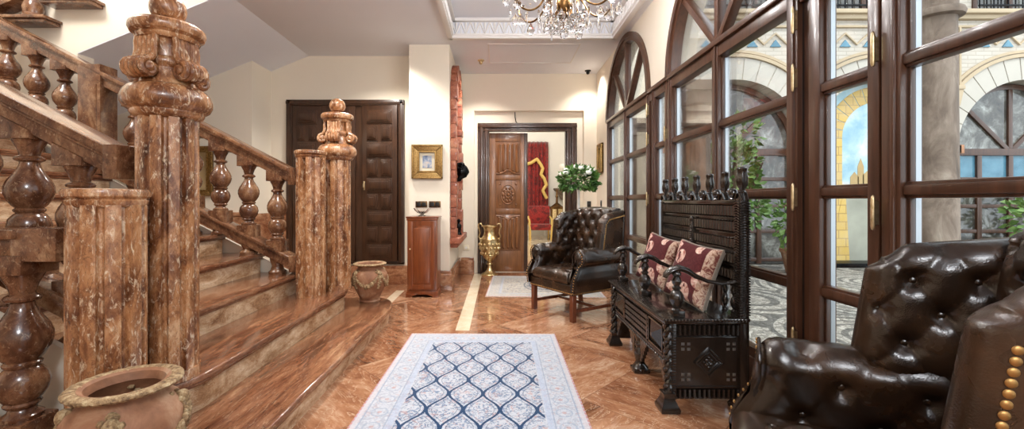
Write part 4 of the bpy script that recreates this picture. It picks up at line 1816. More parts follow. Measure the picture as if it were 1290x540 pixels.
def frame(root, W, H, band, depth, mat, inner=None):
    b = MB()
    for sx in (-1, 1):
        b.prism([(sx * W / 2, -H / 2), (sx * W / 2, H / 2), (sx * (W / 2 - band), H / 2 - band), (sx * (W / 2 - band), -H / 2 + band)], -depth, 0, 'y', .008)
        b.prism([(-W / 2, sx * H / 2), (W / 2, sx * H / 2), (W / 2 - band, sx * (H / 2 - band)), (-W / 2 + band, sx * (H / 2 - band))], -depth, 0, 'y', .008)
        b.box(sx * (W / 2 - .012) - .012, sx * (W / 2 - .012) + .012, -depth - .012, 0, -H / 2, H / 2, .005)
        b.box(-W / 2, W / 2, -depth - .012, 0, sx * (H / 2 - .012) - .012, sx * (H / 2 - .012) + .012, .005)
        i = band - .01
        b.box(sx * (W / 2 - i) - .010, sx * (W / 2 - i) + .010, -depth - .008, 0, -H / 2 + i, H / 2 - i, .004)
        b.box(-W / 2 + i, W / 2 - i, -depth - .008, 0, sx * (H / 2 - i) - .010, sx * (H / 2 - i) + .010, .004)
    return b.build('frame', mat, root)


frame(pr, .415, .455, .105, .030, M['gilt'])
b = MB()
b.box(-.115, .115, -.012, -.002, -.13, .13)
b.build('mount', M['ivory'], pr)
g = G('small blue portrait')
_n = g.noise(g.coord('Object'), 14, 3, .5, .5)
_x, _y, _z = g.xyz(g.coord('Object'))
_c = g.ramp(_n, [(.35, (.10, .14, .24)), (.5, (.28, .33, .42)), (.62, (.55, .48, .42)), (.75, (.30, .20, .16))])
pm = g.bsdf(_c, .4)
b = MB()
b.box(-.062, .062, -.016, -.008, -.082, .082)
b.build('painting', pm, pr)

# switch plates
for i, (x, lab) in enumerate(((-1.035, 'dark double switch plate on the pier, left one above the cabinet'), (-.855, 'dark double switch plate on the pier, right one above the cabinet'))):
    r_ = thing('switch_plate', lab, 'switch', (x, 5.648, 1.155), 0, 'switch plates above the cabinet')
    b = MB()
    b.box(-.078, .078, -.010, 0, -.042, .042, .003)
    b.build('plate', M['bronze'], r_)
    for sx in (-.035, .035):
        b = MB()
        b.box(sx - .028, sx + .028, -.016, -.008, -.028, .028, .003)
        b.build('rocker', M['black'], r_)
r_ = thing('wall_outlet', 'ivory wall outlet low on the end wall beside the pier', 'outlet', (-.535, FY - .001, .43))
b = MB()
b.box(-.05, .05, -.010, 0, -.042, .042, .004)
b.build('plate', M['ivory'], r_)
b = MB()
b.lathe([(.022, 0), (.022, .006)], M=Matrix.Translation((0, -.008, 0)) @ Matrix.Rotation(PI / 2, 4, 'X'), seg=20)
b.build('socket', M['white'], r_)
for i, (x, y, n, lab) in enumerate(((1.495, FY - .001, 0, 'black light switch on the end wall beside the carved door frame'), (WX - .001, 6.62, -PI / 2, 'black light switch under the small gilt frame near the window'))):
    r_ = thing('light_switch', lab, 'switch', (x, y, 1.145 if i == 0 else 1.16), n)
    b = MB()
    b.box(-.032, .032, -.010, 0, -.05, .05, .003)
    b.build('plate', M['black'], r_)
    b = MB()
    b.box(-.018, .018, -.015, -.008, -.028, .028, .002)
    b.build('rocker', M['black'], r_)

# gilt frame on the window wall
gf = thing('gilt_wall_frame', 'small gilt framed panel on the wall left of the smallest arched window', 'picture', (WX - .001, 6.63, 1.87), -PI / 2)
frame(gf, .30, .46, .075, .03, M['gilt'])
b = MB()
b.box(-.10, .10, -.014, -.002, -.17, .17)
b.build('panel', M['goldcloth'], gf)
# gilt picture behind the stair
gp = thing('gilt_picture', 'gilt framed picture half hidden behind the far stair balusters', 'picture', (-4.02, 5.628, 1.60))
frame(gp, .42, .66, .08, .03, M['gilt'])
b = MB()
b.box(-.14, .14, -.012, -.002, -.26, .26)
b.build('painting', M['mural_ochre'], gp)

# ------------------------------------------------------------------ niche on the side of the pier
ni = thing('marble_niche', 'rough red marble niche surround on the window side of the pier', 'niche', (-.6595, 6.25, 0))
ni['kind'] = 'structure'
rn = random.Random(3)
for yy in (-.40, .40):
    b = MB()
    z = .70
    while z < 2.72:
        h_ = rn.uniform(.10, .2)
        b.box(0, .085 + rn.uniform(-.012, .012), yy - .10 + rn.uniform(-.012, .012), yy + .10 + rn.uniform(-.012, .012), z, min(z + h_, 2.75) - .004, .008)
        z += h_
    b.build('jamb', M['niche_marble'], ni)
b = MB()
for i in range(11):
    a0, a1 = 180 * i / 11 + 1, 180 * (i + 1) / 11 - 1
    jr = rn.uniform(-.012, .012)
    q = arc(0, 2.72, .50 + jr, a0, a1, 3, .46 + jr) + list(reversed(arc(0, 2.72, .31, a0, a1, 3, .28)))
    b.prism(q, 0, .085 + rn.uniform(-.01, .012), 'x', .006)
b.build('arch', M['niche_marble'], ni)
b = MB()
b.box(0, .15, -.56, .56, .62, .70, .012).box(0, .10, -.50, .50, .56, .63, .012)
b.build('sill', M['niche_marble'], ni)
b = MB()
b.box(0, .012, -.32, .32, .70, 2.74)
b.build('backing', M['red'], ni)
# black head held on a bracket in the niche
hd = thing('black_bust', 'small black sculpted head mounted in the red marble niche', 'sculpture', (-.643, 6.12, 1.60))
b = MB()
b.box(0, .02, -.035, .035, -.12, .12, .006)
b.build('back_plate', M['black_metal'], hd)
b = MB()
t = bmesh.new()
bmesh.ops.create_uvsphere(t, u_segments=28, v_segments=20, radius=1)
for v in t.verts:
    p = v.co
    x, y, z = p
    w_ = 1.0 - .30 * max(0, -z) ** 1.2
    q = Vector((.085 * x * (1 + .08 * (z > 0)), .066 * y * w_, .105 * z))
    if x > .5:
        q.x += .020 * math.exp(-((y / .18) ** 2 + ((z + .12) / .22) ** 2))    # nose
        q.x -= .010 * math.exp(-(((abs(y) - .38) / .16) ** 2 + ((z - .12) / .12) ** 2))   # eye sockets
        q.x += .008 * math.exp(-((y / .32) ** 2 + ((z + .48) / .09) ** 2))    # lips
        q.x += .010 * math.exp(-((y / .28) ** 2 + ((z + .78) / .14) ** 2))
    v.co = q
b._merge(t, Matrix.Translation((.115, 0, .03)))
b.tube([(.03, 0, -.09), (.07, 0, -.09), (.10, 0, -.03)], [.03, .036, .04], 14)
for s in (-1, 1):
    b.sphere((.105, s * .066, .02), (.018, .010, .028), 10, 8)
b.build('head', M['black_metal'], hd)
b = MB()
for i in range(60):
    a, c = rn.uniform(0, 2 * PI), rn.uniform(.15, 1.4)
    b.sphere((.105 + .088 * math.cos(a) * math.cos(c) - .012, .070 * math.sin(a) * math.cos(c), .045 + .105 * math.sin(c)), .017, 7, 5)
b.build('curls', M['black_metal'], hd)
fg = thing('black_figurine', 'tiny black figurine standing on the sill of the red marble niche', 'figurine', (-.59, 6.25, .70))
b = MB()
b.lathe([(.045, 0), (.048, .015), (.034, .03), (.028, .05), (.036, .09), (.042, .12), (.034, .15), (.018, .17), (.018, .18)], seg=20)
b.sphere((0, 0, .205), (.026, .024, .032), 14, 10)
b.build('body', M['black_metal'], fg)

# ------------------------------------------------------------------ carved door in the end wall
d1 = sroot('door_1', 'carved oak door standing left in the end wall', 'door', (0, 0, 0))
b = MB()
yf = FY + .02


def casing(b, x, s, z):
    for w0, w1, dpt in ((0, .030, .05), (.030, .085, .075), (.085, .115, .045), (.115, .165, .06), (.165, .19, .03)):
        b.box(min(x + s * w0, x + s * w1), max(x + s * w0, x + s * w1), yf + .09 - dpt, FY + .16, 0, z - w0 * .55, .006)


casing(b, DX0 + .005, 1, DZ)
casing(b, DX1 - .005, -1, DZ)
for w0, w1, dpt in ((0, .03, .05), (.03, .08, .075), (.08, .11, .045), (.11, .14, .06)):
    b.box(DX0 + .003, DX1 - .003, yf + .088 - dpt, FY + .15, DZ - w1, DZ - w0, .006)
b.build('door_frame', M['dark_door'], d1)
lx0, lx1, lz = -.155, .475, 2.345
yl = FY + .15
lf = MB()
st_ = .105
lf.box(lx0, lx1, yl, yl + .045, .01, lz, .003)
lf.box(lx0, lx0 + st_, yl - .014, yl, .01, lz, .004).box(lx1 - st_, lx1, yl - .014, yl, .01, lz, .004)
for z0, z1 in ((.01, .36), (.98, 1.07), (1.55, 1.63), (2.20, lz)):
    lf.box(lx0 + st_, lx1 - st_, yl - .0135, yl, z0, z1, .004)
leaf = lf.build('door_leaf', M['door_wood'], d1)
for z0, z1, kind in ((.36, .98, 'l'), (1.07, 1.55, 'r'), (1.63, 2.20, 'u')):
    b = MB()
    x0, x1 = lx0 + st_ + .012, lx1 - st_ - .012
    b.box(x0, x1, yl - .006, yl, z0 + .01, z1 - .01, .003)
    if kind == 'r':
        xc, zc = (x0 + x1) / 2, (z0 + z1) / 2
        b.tube([(xc + .125 * math.cos(a), yl - .010, zc + .16 * math.sin(a)) for a in [2 * PI * i / 36 for i in range(36)]], .010, 8, closed=True)
        for k in range(10):
            a = 2 * PI * k / 10
            b.sphere((xc + .085 * math.cos(a), yl - .008, zc + .11 * math.sin(a)), (.022, .014, .03), 8, 6)
            b.sphere((xc + .045 * math.cos(a + .3), yl - .012, zc + .06 * math.sin(a + .3)), (.018, .014, .022), 8, 6)
        b.sphere((xc, yl - .012, zc), (.024, .02, .03), 10, 8)
        for sx in (-1, 1):
            for sz in (-1, 1):
                b.sphere((xc + sx * .135, yl - .006, zc + sz * .175), (.018, .01, .018), 8, 6)
    else:
        n = 5
        wq = (x1 - x0 - .02) / n
        for k in range(n):
            xa = x0 + .01 + wq * (k + .5)
            mid_ = abs(k - 2) / 2
            zt = z1 - .04 - (.05 * (1 - mid_) if kind == 'l' else 0)
            zb = z0 + .04 + (.06 * (1 - mid_) if kind == 'u' else 0)
            b.tube([(xa, yl - .004, zb), (xa, yl - .012, zb + .02), (xa, yl - .012, zt - .02), (xa, yl - .004, zt)], [.014, .026, .026, .014], 8)
        zz = z0 + .03 if kind == 'u' else z1 - .03
        sg = 1 if kind == 'u' else -1
        b.tube([(x0 + (x1 - x0) * i / 16, yl - .012, zz + sg * .06 * math.exp(-((i - 8) / 3.2) ** 2) * (1 if kind == 'u' else 1)) for i in range(17)], .014, 8)
    b.build('carved_panel', M['door_wood'], leaf)
b = MB()
b.box(lx1 - .045, lx1 + .015, yl - .022, yl + .03, .01, lz, .006)
b.build('meeting_stile', M['dark_door'], leaf)
b = MB()
b.tube([(.275, FY + .06, 2.68), (.275, FY + .055, 2.60), (.29, FY + .06, 2.52), (.31, FY + .075, 2.50)], .007, 8)
o = b.build('door_hook', M['black_metal'], None)
tag(o, 'thin black hook hanging over the carved door frame', 'hook')

# panelled cupboard doors
d2 = sroot('door_2', 'dark panelled folding cupboard doors in the left wall', 'door')
Y2 = 6.1
b = MB()
X0, X1, Z0, Z1 = -3.06, -1.36, .29, 2.66
for x0, x1, z0, z1 in ((X0, X0 + .085, Z0, Z1), (X1 - .085, X1, Z0, Z1), (X0, X1, Z1 - .085, Z1), (X0, X1, Z0, Z0 + .04)):
    b.box(x0, x1, Y2 - .045, Y2 + .01, z0, z1, .008)
    b.box(x0 + .022 * (x1 - x0 < .2), x1 - .022 * (x1 - x0 < .2), Y2 - .058, Y2, z0 + .02, z1 - .02, .006)
b.box(X0 + .05, X1 - .05, Y2 - .004, Y2 + .008, Z0, Z1)
b.build('door_frame', M['dark_door'], d2)
for (x0, x1, ang) in ((X0 + .09, -2.545, 0), (-2.54, -2.07, 0), (-1.965, X1 - .09, R(-5))):
    W = x1 - x0
    H0, H1 = Z0 + .045, Z1 - .09
    lf = MB()
    lf.box(0, W, -.024, .0, 0, H1 - H0, .003)
    leaf = lf.build('door_leaf', M['dark_door'], d2, loc=(x0, Y2 - .012, H0), rot=(0, 0, ang))
    pm = MB()
    rows = [.20, .23, .20, .22, .20, .25, .22, .22, .20]
    gp_ = (H1 - H0 - .10 - sum(rows)) / 10 + .008
    z = .05
    mx = .07
    for i, h_ in enumerate(rows):
        hh = h_ * .98
        spans = ((mx, W - mx),) if i % 2 == 0 else ((mx, W / 2 - .022), (W / 2 + .022, W - mx))
        for a, c in spans:
            for s_, dp in ((0, .014), (.024, .030), (.046, .040)):
                if c - a - 2 * s_ > .02 and hh - 2 * s_ > .02:
                    pm.box(a + s_, c - s_, -.024 - dp, -.02, z + s_, z + hh - s_, .007)
        z += hh + gp_
    pm.build('raised_panels', M['dark_door'], leaf)
    if ang:
        hb = MB()
        hb.box(.022, .045, -.032, -.024, 1.02, 1.15, .004)
        hb.tube([(.033, -.034, 1.05), (.033, -.06, 1.06), (.033, -.06, 1.11), (.033, -.034, 1.12)], .006, 8)
        hb.build('handle', M['hinge'], leaf)

# ------------------------------------------------------------------ brass amphora
am = thing('brass_amphora', 'tall embossed brass amphora with two handles beside the carved door', 'vase', (-.145, 6.82, 0))
b = MB()
b.lathe([(.135, 0), (.138, .018), (.125, .03), (.085, .048), (.05, .085), (.034, .13), (.030, .165), (.048, .178), (.048, .195), (.032, .205), (.034, .225), (.06, .245), (.105, .30), (.140, .38), (.158, .47), (.160, .53), (.148, .575), (.152, .585), (.146, .595), (.115, .625), (.095, .66), (.088, .70), (.092, .745), (.105, .775), (.125, .795), (.128, .805), (.118, .80), (.09, .78), (.08, .70), (.10, .62), (.14, .54), (.12, .36), (.02, .26), (.001, .26)], seg=48)
b.build('body', M['brass'], am)
b = MB()
for k in range(14):
    a = 2 * PI * k / 14
    for z, r_ in ((.44, .155), (.50, .163), (.36, .135)):
        b.sphere((r_ * math.cos(a + z * 3), r_ * math.sin(a + z * 3), z), (.022, .022, .028), 8, 6)
b.build('relief_figures', M['brass'], am)
b = MB()
for z, r_ in ((.585, .150), (.33, .122), (.185, .048), (.79, .122)):
    b.tube([(r_ * math.cos(2 * PI * i / 40), r_ * math.sin(2 * PI * i / 40), z) for i in range(40)], .008, 6, closed=True)
    b.build('relief_band', M['brass'], am)
    b = MB()
for s in (-1, 1):
    b = MB()
    b.tube([(s * .145, 0, .585), (s * .175, 0, .62), (s * .155, 0, .68), (s * .165, 0, .74), (s * .185, 0, .79), (s * .172, 0, .83), (s * .14, 0, .835), (s * .118, 0, .80)], [.012, .013, .011, .012, .013, .013, .012, .012], 10)
    b.sphere((s * .15, 0, .58), (.02, .016, .024), 10, 8)
    b.build('handle', M['brass'], am)

# ------------------------------------------------------------------ white flowers
fl_ = thing('flower_stand', 'bouquet of white roses in a tall white stem vase behind the far armchair', 'flowers', (1.045, 5.50, 0))
b = MB()
b.lathe([(.13, 0), (.135, .02), (.11, .04), (.05, .07), (.022, .12), (.018, .4), (.016, .9), (.018, 1.30), (.022, 1.36), (.028, 1.40), (.03, 1.42), (.025, 1.42), (.015, 1.38), (.001, 1.36)], seg=28)
b.build('vase', M['white'], fl_)


def leaf_cluster(b, c, rx, rz_, n, L, rn, flat=.0, lo=-.5):
    for i in range(n):
        while True:
            d = Vector((rn.gauss(0, 1), rn.gauss(0, 1), rn.gauss(0, 1))).normalized()
            if d.z > lo:
                break
        k = rn.uniform(.45, 1) ** .5
        p = Vector(c) + Vector((d.x * rx * k, d.y * rx * k, d.z * rz_ * k))
        ax = (d + Vector((rn.uniform(-.7, .7), rn.uniform(-.7, .7), rn.uniform(-.7, .5)))).normalized()
        sd = ax.cross(Vector((rn.uniform(-1, 1), rn.uniform(-1, 1), rn.uniform(-1, 1)))).normalized()
        up = sd.cross(ax)
        l = L * rn.uniform(.7, 1.25)
        w = l * .30
        v = [p, p + ax * l * .45 + sd * w + up * .1 * l, p + ax * l, p + ax * l * .45 - sd * w + up * .1 * l, p + ax * l * .5 - up * .03 * l]
        V = [b.b.verts.new(q) for q in v]
        for q in ((0, 1, 4), (1, 2, 4), (2, 3, 4), (3, 0, 4)):
            b.b.faces.new([V[z] for z in q])


rn = random.Random(11)
b = MB()
leaf_cluster(b, (0, 0, 1.47), .24, .17, 620, .075, rn, lo=-.75)
o = b.build('foliage', M['leaf'], fl_)
for k in range(13):
    a = k * 2.4
    el = R(rn.uniform(5, 70))
    c = Vector((.235 * math.cos(a) * math.cos(el), .235 * math.sin(a) * math.cos(el), 1.49 + .16 * math.sin(el)))
    b = MB()
    b.sphere(c, .026, 10, 8)
    for q in range(7):
        aa = q * 2 * PI / 7
        off = Vector((math.cos(aa), math.sin(aa), .2)) * .022
        b.sphere(c + off, (.020, .020, .026), 8, 6)
    b.build('rose', M['petal'], fl_)

# ------------------------------------------------------------------ chandelier
ch = thing('chandelier', 'crystal and bronze chandelier hanging from the ceiling coffer', 'chandelier', (.50, 3.22, 0))
b = MB()
b.lathe([(.07, 3.515), (.07, 3.50), (.045, 3.475), (.012, 3.46), (.010, 3.30), (.02, 3.285), (.032, 3.25), (.022, 3.2), (.012, 3.17), (.014, 3.1), (.030, 3.06), (.045, 3.0), (.03, 2.94), (.016, 2.91), (.016, 2.80), (.034, 2.775), (.055, 2.745), (.06, 2.71), (.048, 2.67), (.030, 2.635), (.034, 2.615), (.022, 2.60), (.008, 2.585), (.006, 2.565), (.010, 2.555), (.001, 2.545)][::-1], seg=28)
b.build('stem', M['bronze'], ch)
drop_me = None


def pear():
    b = MB()
    b.lathe([(.001, -.100), (.018, -.094), (.030, -.075), (.032, -.058), (.025, -.038), (.011, -.018), (.004, -.002), (.001, 0)], seg=10)
    return b


def spear():
    b = MB()
    b.lathe([(.001, -.105), (.009, -.070), (.011, -.04), (.007, -.015), (.003, -.003), (.001, 0)], seg=8)
    return b


def crystal(proto, p, name='crystal_drop'):
    o = proto.copy()
    o.location = p
    o.rotation_euler = (0, 0, random.uniform(0, 3))
    COL.objects.link(o)
    o.parent = ch
    return o


P1 = pear().build('crystal_drop', M['crystal'], ch, loc=(0, 0, 2.535), ang=15)
P2 = spear().build('crystal_spear', M['crystal'], ch, loc=(.05, 0, 2.60), ang=15)
for tier, (n, R0, z0, ph) in enumerate(((8, .40, 2.72, .2), (6, .25, 2.98, .5))):
    for k in range(n):
        a = ph + 2 * PI * k / n
        Mx = Matrix.Rotation(a, 4, 'Z')
        b = MB()
        if tier == 0:
            pts = [(.03, 0, z0 + .04), (.09, 0, z0 + .06), (.15, 0, z0 + .02), (.20, 0, z0 - .05), (.27, 0, z0 - .085), (.34, 0, z0 - .065), (.39, 0, z0 - .005), (.40, 0, z0 + .05)]
        else:
            pts = [(.02, 0, z0), (.07, 0, z0 + .05), (.13, 0, z0 - .02), (.19, 0, z0 - .05), (.24, 0, z0 - .01), (.25, 0, z0 + .05)]
        # smooth the polyline
        sm = []
        for i in range(len(pts) - 1):
            p_, q_ = Vector(pts[i]), Vector(pts[i + 1])
            pm_ = Vector(pts[max(i - 1, 0)])
            pn_ = Vector(pts[min(i + 2, len(pts) - 1)])
            for s in range(5):
                t_ = s / 5
                sm.append(.5 * ((2 * p_) + (q_ - pm_) * t_ + (2 * pm_ - 5 * p_ + 4 * q_ - pn_) * t_ ** 2 + (-pm_ + 3 * p_ - 3 * q_ + pn_) * t_ ** 3))
        sm.append(Vector(pts[-1]))
        b.tube(sm, .0075, 8, M=Mx)
        b.tube([(.05, 0, z0 - .06), (.075, 0, z0 - .10), (.11, 0, z0 - .09), (.115, 0, z0 - .045), (.10, 0, z0 + .02)], .005, 6, M=Mx)
        arm_ = b.build('arm', M['bronze'], ch)
        b = MB()
        zc = pts[-1][2]
        b.lathe([(.006, 0), (.02, .008), (.045, .016), (.048, .022), (.02, .022), (.014, .03), (.014, .05)], (R0, 0, zc), 20, M=Mx)
        b.build('drip_pan', M['crystal'], arm_)
        b = MB()
        b.lathe([(.010, .03), (.010, .11), (.002, .112)], (R0, 0, zc), 12, M=Mx)
        b.build('candle', M['white'], arm_)
        for q in range(4):
            aq = a + .10 * (q - 1.5)
            rq = R0 + (.045 if q % 2 else -.03)
            crystal(P1 if q in (1, 2) else P2, (rq * math.cos(aq), rq * math.sin(aq), zc - (.015 if q % 2 else .02) - .03 * (q == 2)))
        if tier == 0:
            crystal(P1, (.13 * math.cos(a + .3), .13 * math.sin(a + .3), z0 - .105))
            crystal(P2, (.20 * math.cos(a), .20 * math.sin(a), z0 - .07))
            crystal(P1 if k % 2 else P2, (.29 * math.cos(a), .29 * math.sin(a), z0 - .092))
for k in range(8):
    a = .6 + 2 * PI * k / 8
    crystal(P1, (.075 * math.cos(a), .075 * math.sin(a), 2.60 - .02 * (k % 2)))
b = MB()
for k in range(8):
    a = .2 + 2 * PI * k / 8
    for i in range(9):
        t_ = i / 8
        r_ = lerp(.05, .40, t_)
        b.sphere((r_ * math.cos(a + .2), r_ * math.sin(a + .2), 2.98 - .22 * t_ - .10 * math.sin(PI * t_)), .010, 6, 5)
bc = b.build('bead_chains', M['crystal'], ch, ang=15)

# ceiling spots
for x, y, lab, mt in ((-.262, 6.28, 'small brass ceiling spot left of the hatch, near the pier', 'hinge'), (1.44, 6.78, 'small dark ceiling spot in the corner above the far window', 'black_metal')):
    sp_ = thing('ceiling_spot', lab, 'spotlight', (x, y, CZ), 0)
    b = MB()
    b.lathe([(.045, -.012), (.05, -.006), (.05, 0)], seg=24)
    b.build('ring', M[mt], sp_)
    b = MB()
    b.sphere((0, 0, -.03), (.028, .028, .034), 14, 10)
    b.build('lamp', M[mt], sp_)

# ------------------------------------------------------------------ seen through the carved door
YN = 14.4
cu = thing('red_curtain', 'long red damask curtain with gold swag in the room beyond the carved door', 'curtain', (0, 0, 0))


def cpt(u, v):
    x = lerp(.96, 1.70, u)
    return (x, YN - .05 + .05 * math.sin(u * 34) + .015 * math.sin(u * 81 + v * 3), lerp(.40, 3.22, v))


b = MB()
b.pad(cpt, lambda u, v: (0, -1, 0), .74, 2.82, .02, .01, None, 1, 90, 10)
b.build('drape', M['red'], cu, ang=180)
b = MB()
sw = [(.98, 2.45), (1.12, 2.50), (1.30, 2.62), (1.42, 2.45), (1.50, 2.30), (1.44, 2.10), (1.55, 1.95), (1.62, 1.75), (1.50, 1.55), (1.58, 1.38), (1.66, 1.25)]
sm = []
for (x0, z0), (x1, z1) in zip(sw, sw[1:]):
    for s in range(4):
        sm.append((lerp(x0, x1, s / 4), YN - .16, lerp(z0, z1, s / 4)))
b.tube(sm, .055, 8)
b.build('gold_swag', M['goldcloth'], cu)
b = MB()
b.tube([(1.0 + .068 * i, YN - .14, .42 - .0) for i in range(11)], .04, 8)
b.build('hem_fringe', M['goldcloth'], cu)
sf = thing('red_armchair', 'red and gold upholstered chair before the curtain beyond the door', 'chair', (1.30, 13.2, 0))
b = MB()
b.box(-.34, .34, -.30, .30, .30, .48, .05)
b.build('seat', M['red'], sf)
b = MB()
b.box(-.34, .34, .22, .34, .45, 1.05, .05)
b.build('backrest', M['red'], sf)
for sx in (-1, 1):
    b = MB()
    b.tube([(sx * .32, -.28, 0), (sx * .33, -.29, .35), (sx * .35, -.22, .62), (sx * .36, .1, .66), (sx * .34, .28, .70)], .03, 8)
    b.build('arm', M['goldcloth'], sf)
    b = MB()
    b.tube([(sx * .30, .32, 0), (sx * .31, .28, .35), (sx * .31, .28, .5)], .03, 8)
    b.build('leg', M['goldcloth'], sf)
co = thing('stone_corbel', 'carved stone corbel on the white wall beyond the carved door', 'corbel', (2.18, 14.6, 1.55))
b = MB()
b.lathe([(.03, -.32), (.08, -.28), (.10, -.22), (.16, -.14), (.22, -.05), (.30, 0), (.32, .04), (.32, .08)], (0, -.33, 0), 24)
b.build('bracket', M['stone'], co)
gb = thing('golden_casket', 'tall golden lantern box standing by the white wall beyond the door', 'lantern', (1.90, 13.7, 0))
b = MB()
b.box(-.20, .20, -.15, .15, .10, .95, .01)
b.build('body', M['brass'], gb)
b = MB()
for x in (-.19, 0, .19):
    b.box(x - .025, x + .025, -.18, -.14, .05, 1.02, .008)
b.box(-.23, .23, -.19, .19, .0, .10, .02).box(-.22, .22, -.18, .18, .94, 1.02, .02)
b.build('frame', M['bronze'], gb)
b = MB()
b.lathe([(.20, 1.02), (.12, 1.08), (.04, 1.14), (.03, 1.3), (.05, 1.34), (.03, 1.38), (.012, 1.5), (.03, 1.54), (.001, 1.6)], seg=16)
b.build('finial', M['bronze'], gb)
wp = thing('white_column', 'white column beside the stone corbel in the room beyond the door', 'column', (2.03, 12.6, 0))
b = MB()
b.lathe([(.16, 0), (.16, .12), (.11, .18), (.10, .3), (.095, 1.9), (.12, 1.95), (.10, 2.0), (.17, 2.15), (.2, 2.22), (.2, 2.3)], seg=28)
b.build('shaft', M['white'], wp)
# ------------------------------------------------------------------ courtyard
YF = 7.8
ARCH = [4.39, 7.10, 9.81, 12.52]
AR, AZ = 1.31, 2.14
struct(MB().box(1.86, 16, -3, YF + .9, -.14, -.02).build('ground_courtyard', M['pebbles'], smooth=False), 'black and white pebble mosaic paving of the courtyard', 'ground')
f = MB()
H2 = (ARCH[1] - ARCH[0]) / 2
for c in ARCH:
    f.prism(arc(c, AZ, AR, 180, 90, 15) + [(c, 7.4), (c - H2, 7.4), (c - H2, AZ)], YF, YF + .35, 'y')
    f.prism(arc(c, AZ, AR, 90, 0, 15) + [(c + H2, AZ), (c + H2, 7.4), (c, 7.4)], YF, YF + .35, 'y')
if H2 > AR:
    for c in ARCH:
        f.box(c - H2, c - AR, YF, YF + .35, -.02, AZ).box(c + AR, c + H2, YF, YF + .35, -.02, AZ)
f.box(1.70, ARCH[0] - H2, YF, YF + .35, -.02, 7.4).box(ARCH[-1] + H2, 16, YF, YF + .35, -.02, 7.4)
struct(f.build('wall_courtyard', M['facade'], smooth=False), 'whitewashed brick arcade wall across the courtyard', 'wall')
f = MB()
f.box(1.70, 16, YF + .62, YF + .7, -.02, 7.0)
struct(f.build('wall_courtyard_back', M['wall_white'], smooth=False), 'white wall closing the arcade bays', 'wall')


def ring_y(b, c, z, r0, r1, y0, y1, a0=0, a1=180, n=30):
    t = bmesh.new()
    o, i_ = arc(c, z, r1, a0, a1, n), arc(c, z, r0, a0, a1, n)
    A = [[t.verts.new((p[0], y, p[1])) for p in (o[k], i_[k]) for y in (y0, y1)] for k in range(n + 1)]
    for k in range(n):
        a, d = A[k], A[k + 1]
        t.faces.new((a[0], d[0], d[2], a[2]))
        t.faces.new((a[1], a[3], d[3], d[1]))
        t.faces.new((a[0], a[1], d[1], d[0]))
        t.faces.new((a[2], d[2], d[3], a[3]))
    for a in (A[0], A[-1]):
        t.faces.new((a[0], a[2], a[3], a[1]))
    bmesh.ops.recalc_face_normals(t, faces=t.faces[:])
    b._merge(t)


b = MB()
for c in ARCH:
    for k in range(17):
        ring_y(b, c, AZ, AR - .002, min(AR + .40, 1.35 / max(.01, abs(math.cos(R((k + .5) * 180 / 17))))), YF - .012, YF + .02, k * 180 / 17 + .4, (k + 1) * 180 / 17 - .4, 3)
struct(b.build('trim_arch_voussoirs', M['voussoir']), 'pale stone voussoirs over the courtyard arches', 'arch stones')
b = MB()
for c in ARCH:
    ring_y(b, c, AZ, AR + .41, AR + .47, YF - .05, YF + .01, 38.5, 141.5)
    ring_y(b, c, AZ, AR + .49, AR + .54, YF - .03, YF + .01, 42.5, 137.5)
b.box(1.8, 16, YF - .16, YF + .01, 4.62, 4.70, .02).box(1.8, 16, YF - .09, YF + .01, 4.54, 4.63, .02).box(1.8, 16, YF - .05, YF + .01, 4.40, 4.44, .01)
x = 1.9
while x < 14:
    for s in (0, 1):
        q = [(x + s * .215, 4.06 + s * .2), (x + .215 + s * .215, 4.26 - s * .2), (x + .215 + s * .215, 4.29 - s * .2), (x + s * .215, 4.09 + s * .2)]
        b.prism([(a, c + .02) for a, c in q], YF - .035, YF + .01, 'y')
    x += .43
for i in range(len(ARCH) - 1):
    xm = (ARCH[i] + ARCH[i + 1]) / 2
    b.box(xm - .10, xm + .10, YF - .10, YF + .01, 3.25, 3.32, .01).box(xm - .07, xm - .03, YF - .06, YF, 3.32, 4.40, .008).box(xm + .03, xm + .07, YF - .06, YF, 3.32, 4.40, .008)
    b.prism([(xm - .02, 2.95), (xm + .02, 2.95), (xm + .09, 3.25), (xm - .09, 3.25)], YF - .08, YF + .01, 'y')
struct(b.build('trim_cornice', M['cornice']), 'ochre cornice and zigzag moulding of the courtyard wall', 'cornice')
b = MB()
x = 1.9 + .215
while x < 14:
    b.prism([(x - .10, 4.05), (x + .10, 4.05), (x, 4.18)], YF - .025, YF + .005, 'y')
    x += .43
struct(b.build('trim_blue_tiles', M['blue_glass'], smooth=False), 'small blue triangular tiles in the zigzag frieze', 'tiles')
b = MB()
for i in range(len(ARCH)):
    for s in (-1, 1):
        xm = ARCH[i] + s * (AR - .0)
        b.box(xm - .06, xm + .20 if s > 0 else xm + .06, YF - .03, YF + .3, AZ - .06, AZ + .10, .01) if s > 0 else b.box(xm - .20, xm + .06, YF - .03, YF + .3, AZ - .06, AZ + .10, .01)
struct(b.build('trim_imposts', M['redbrick']), 'pink brick imposts where the courtyard arches spring', 'impost')


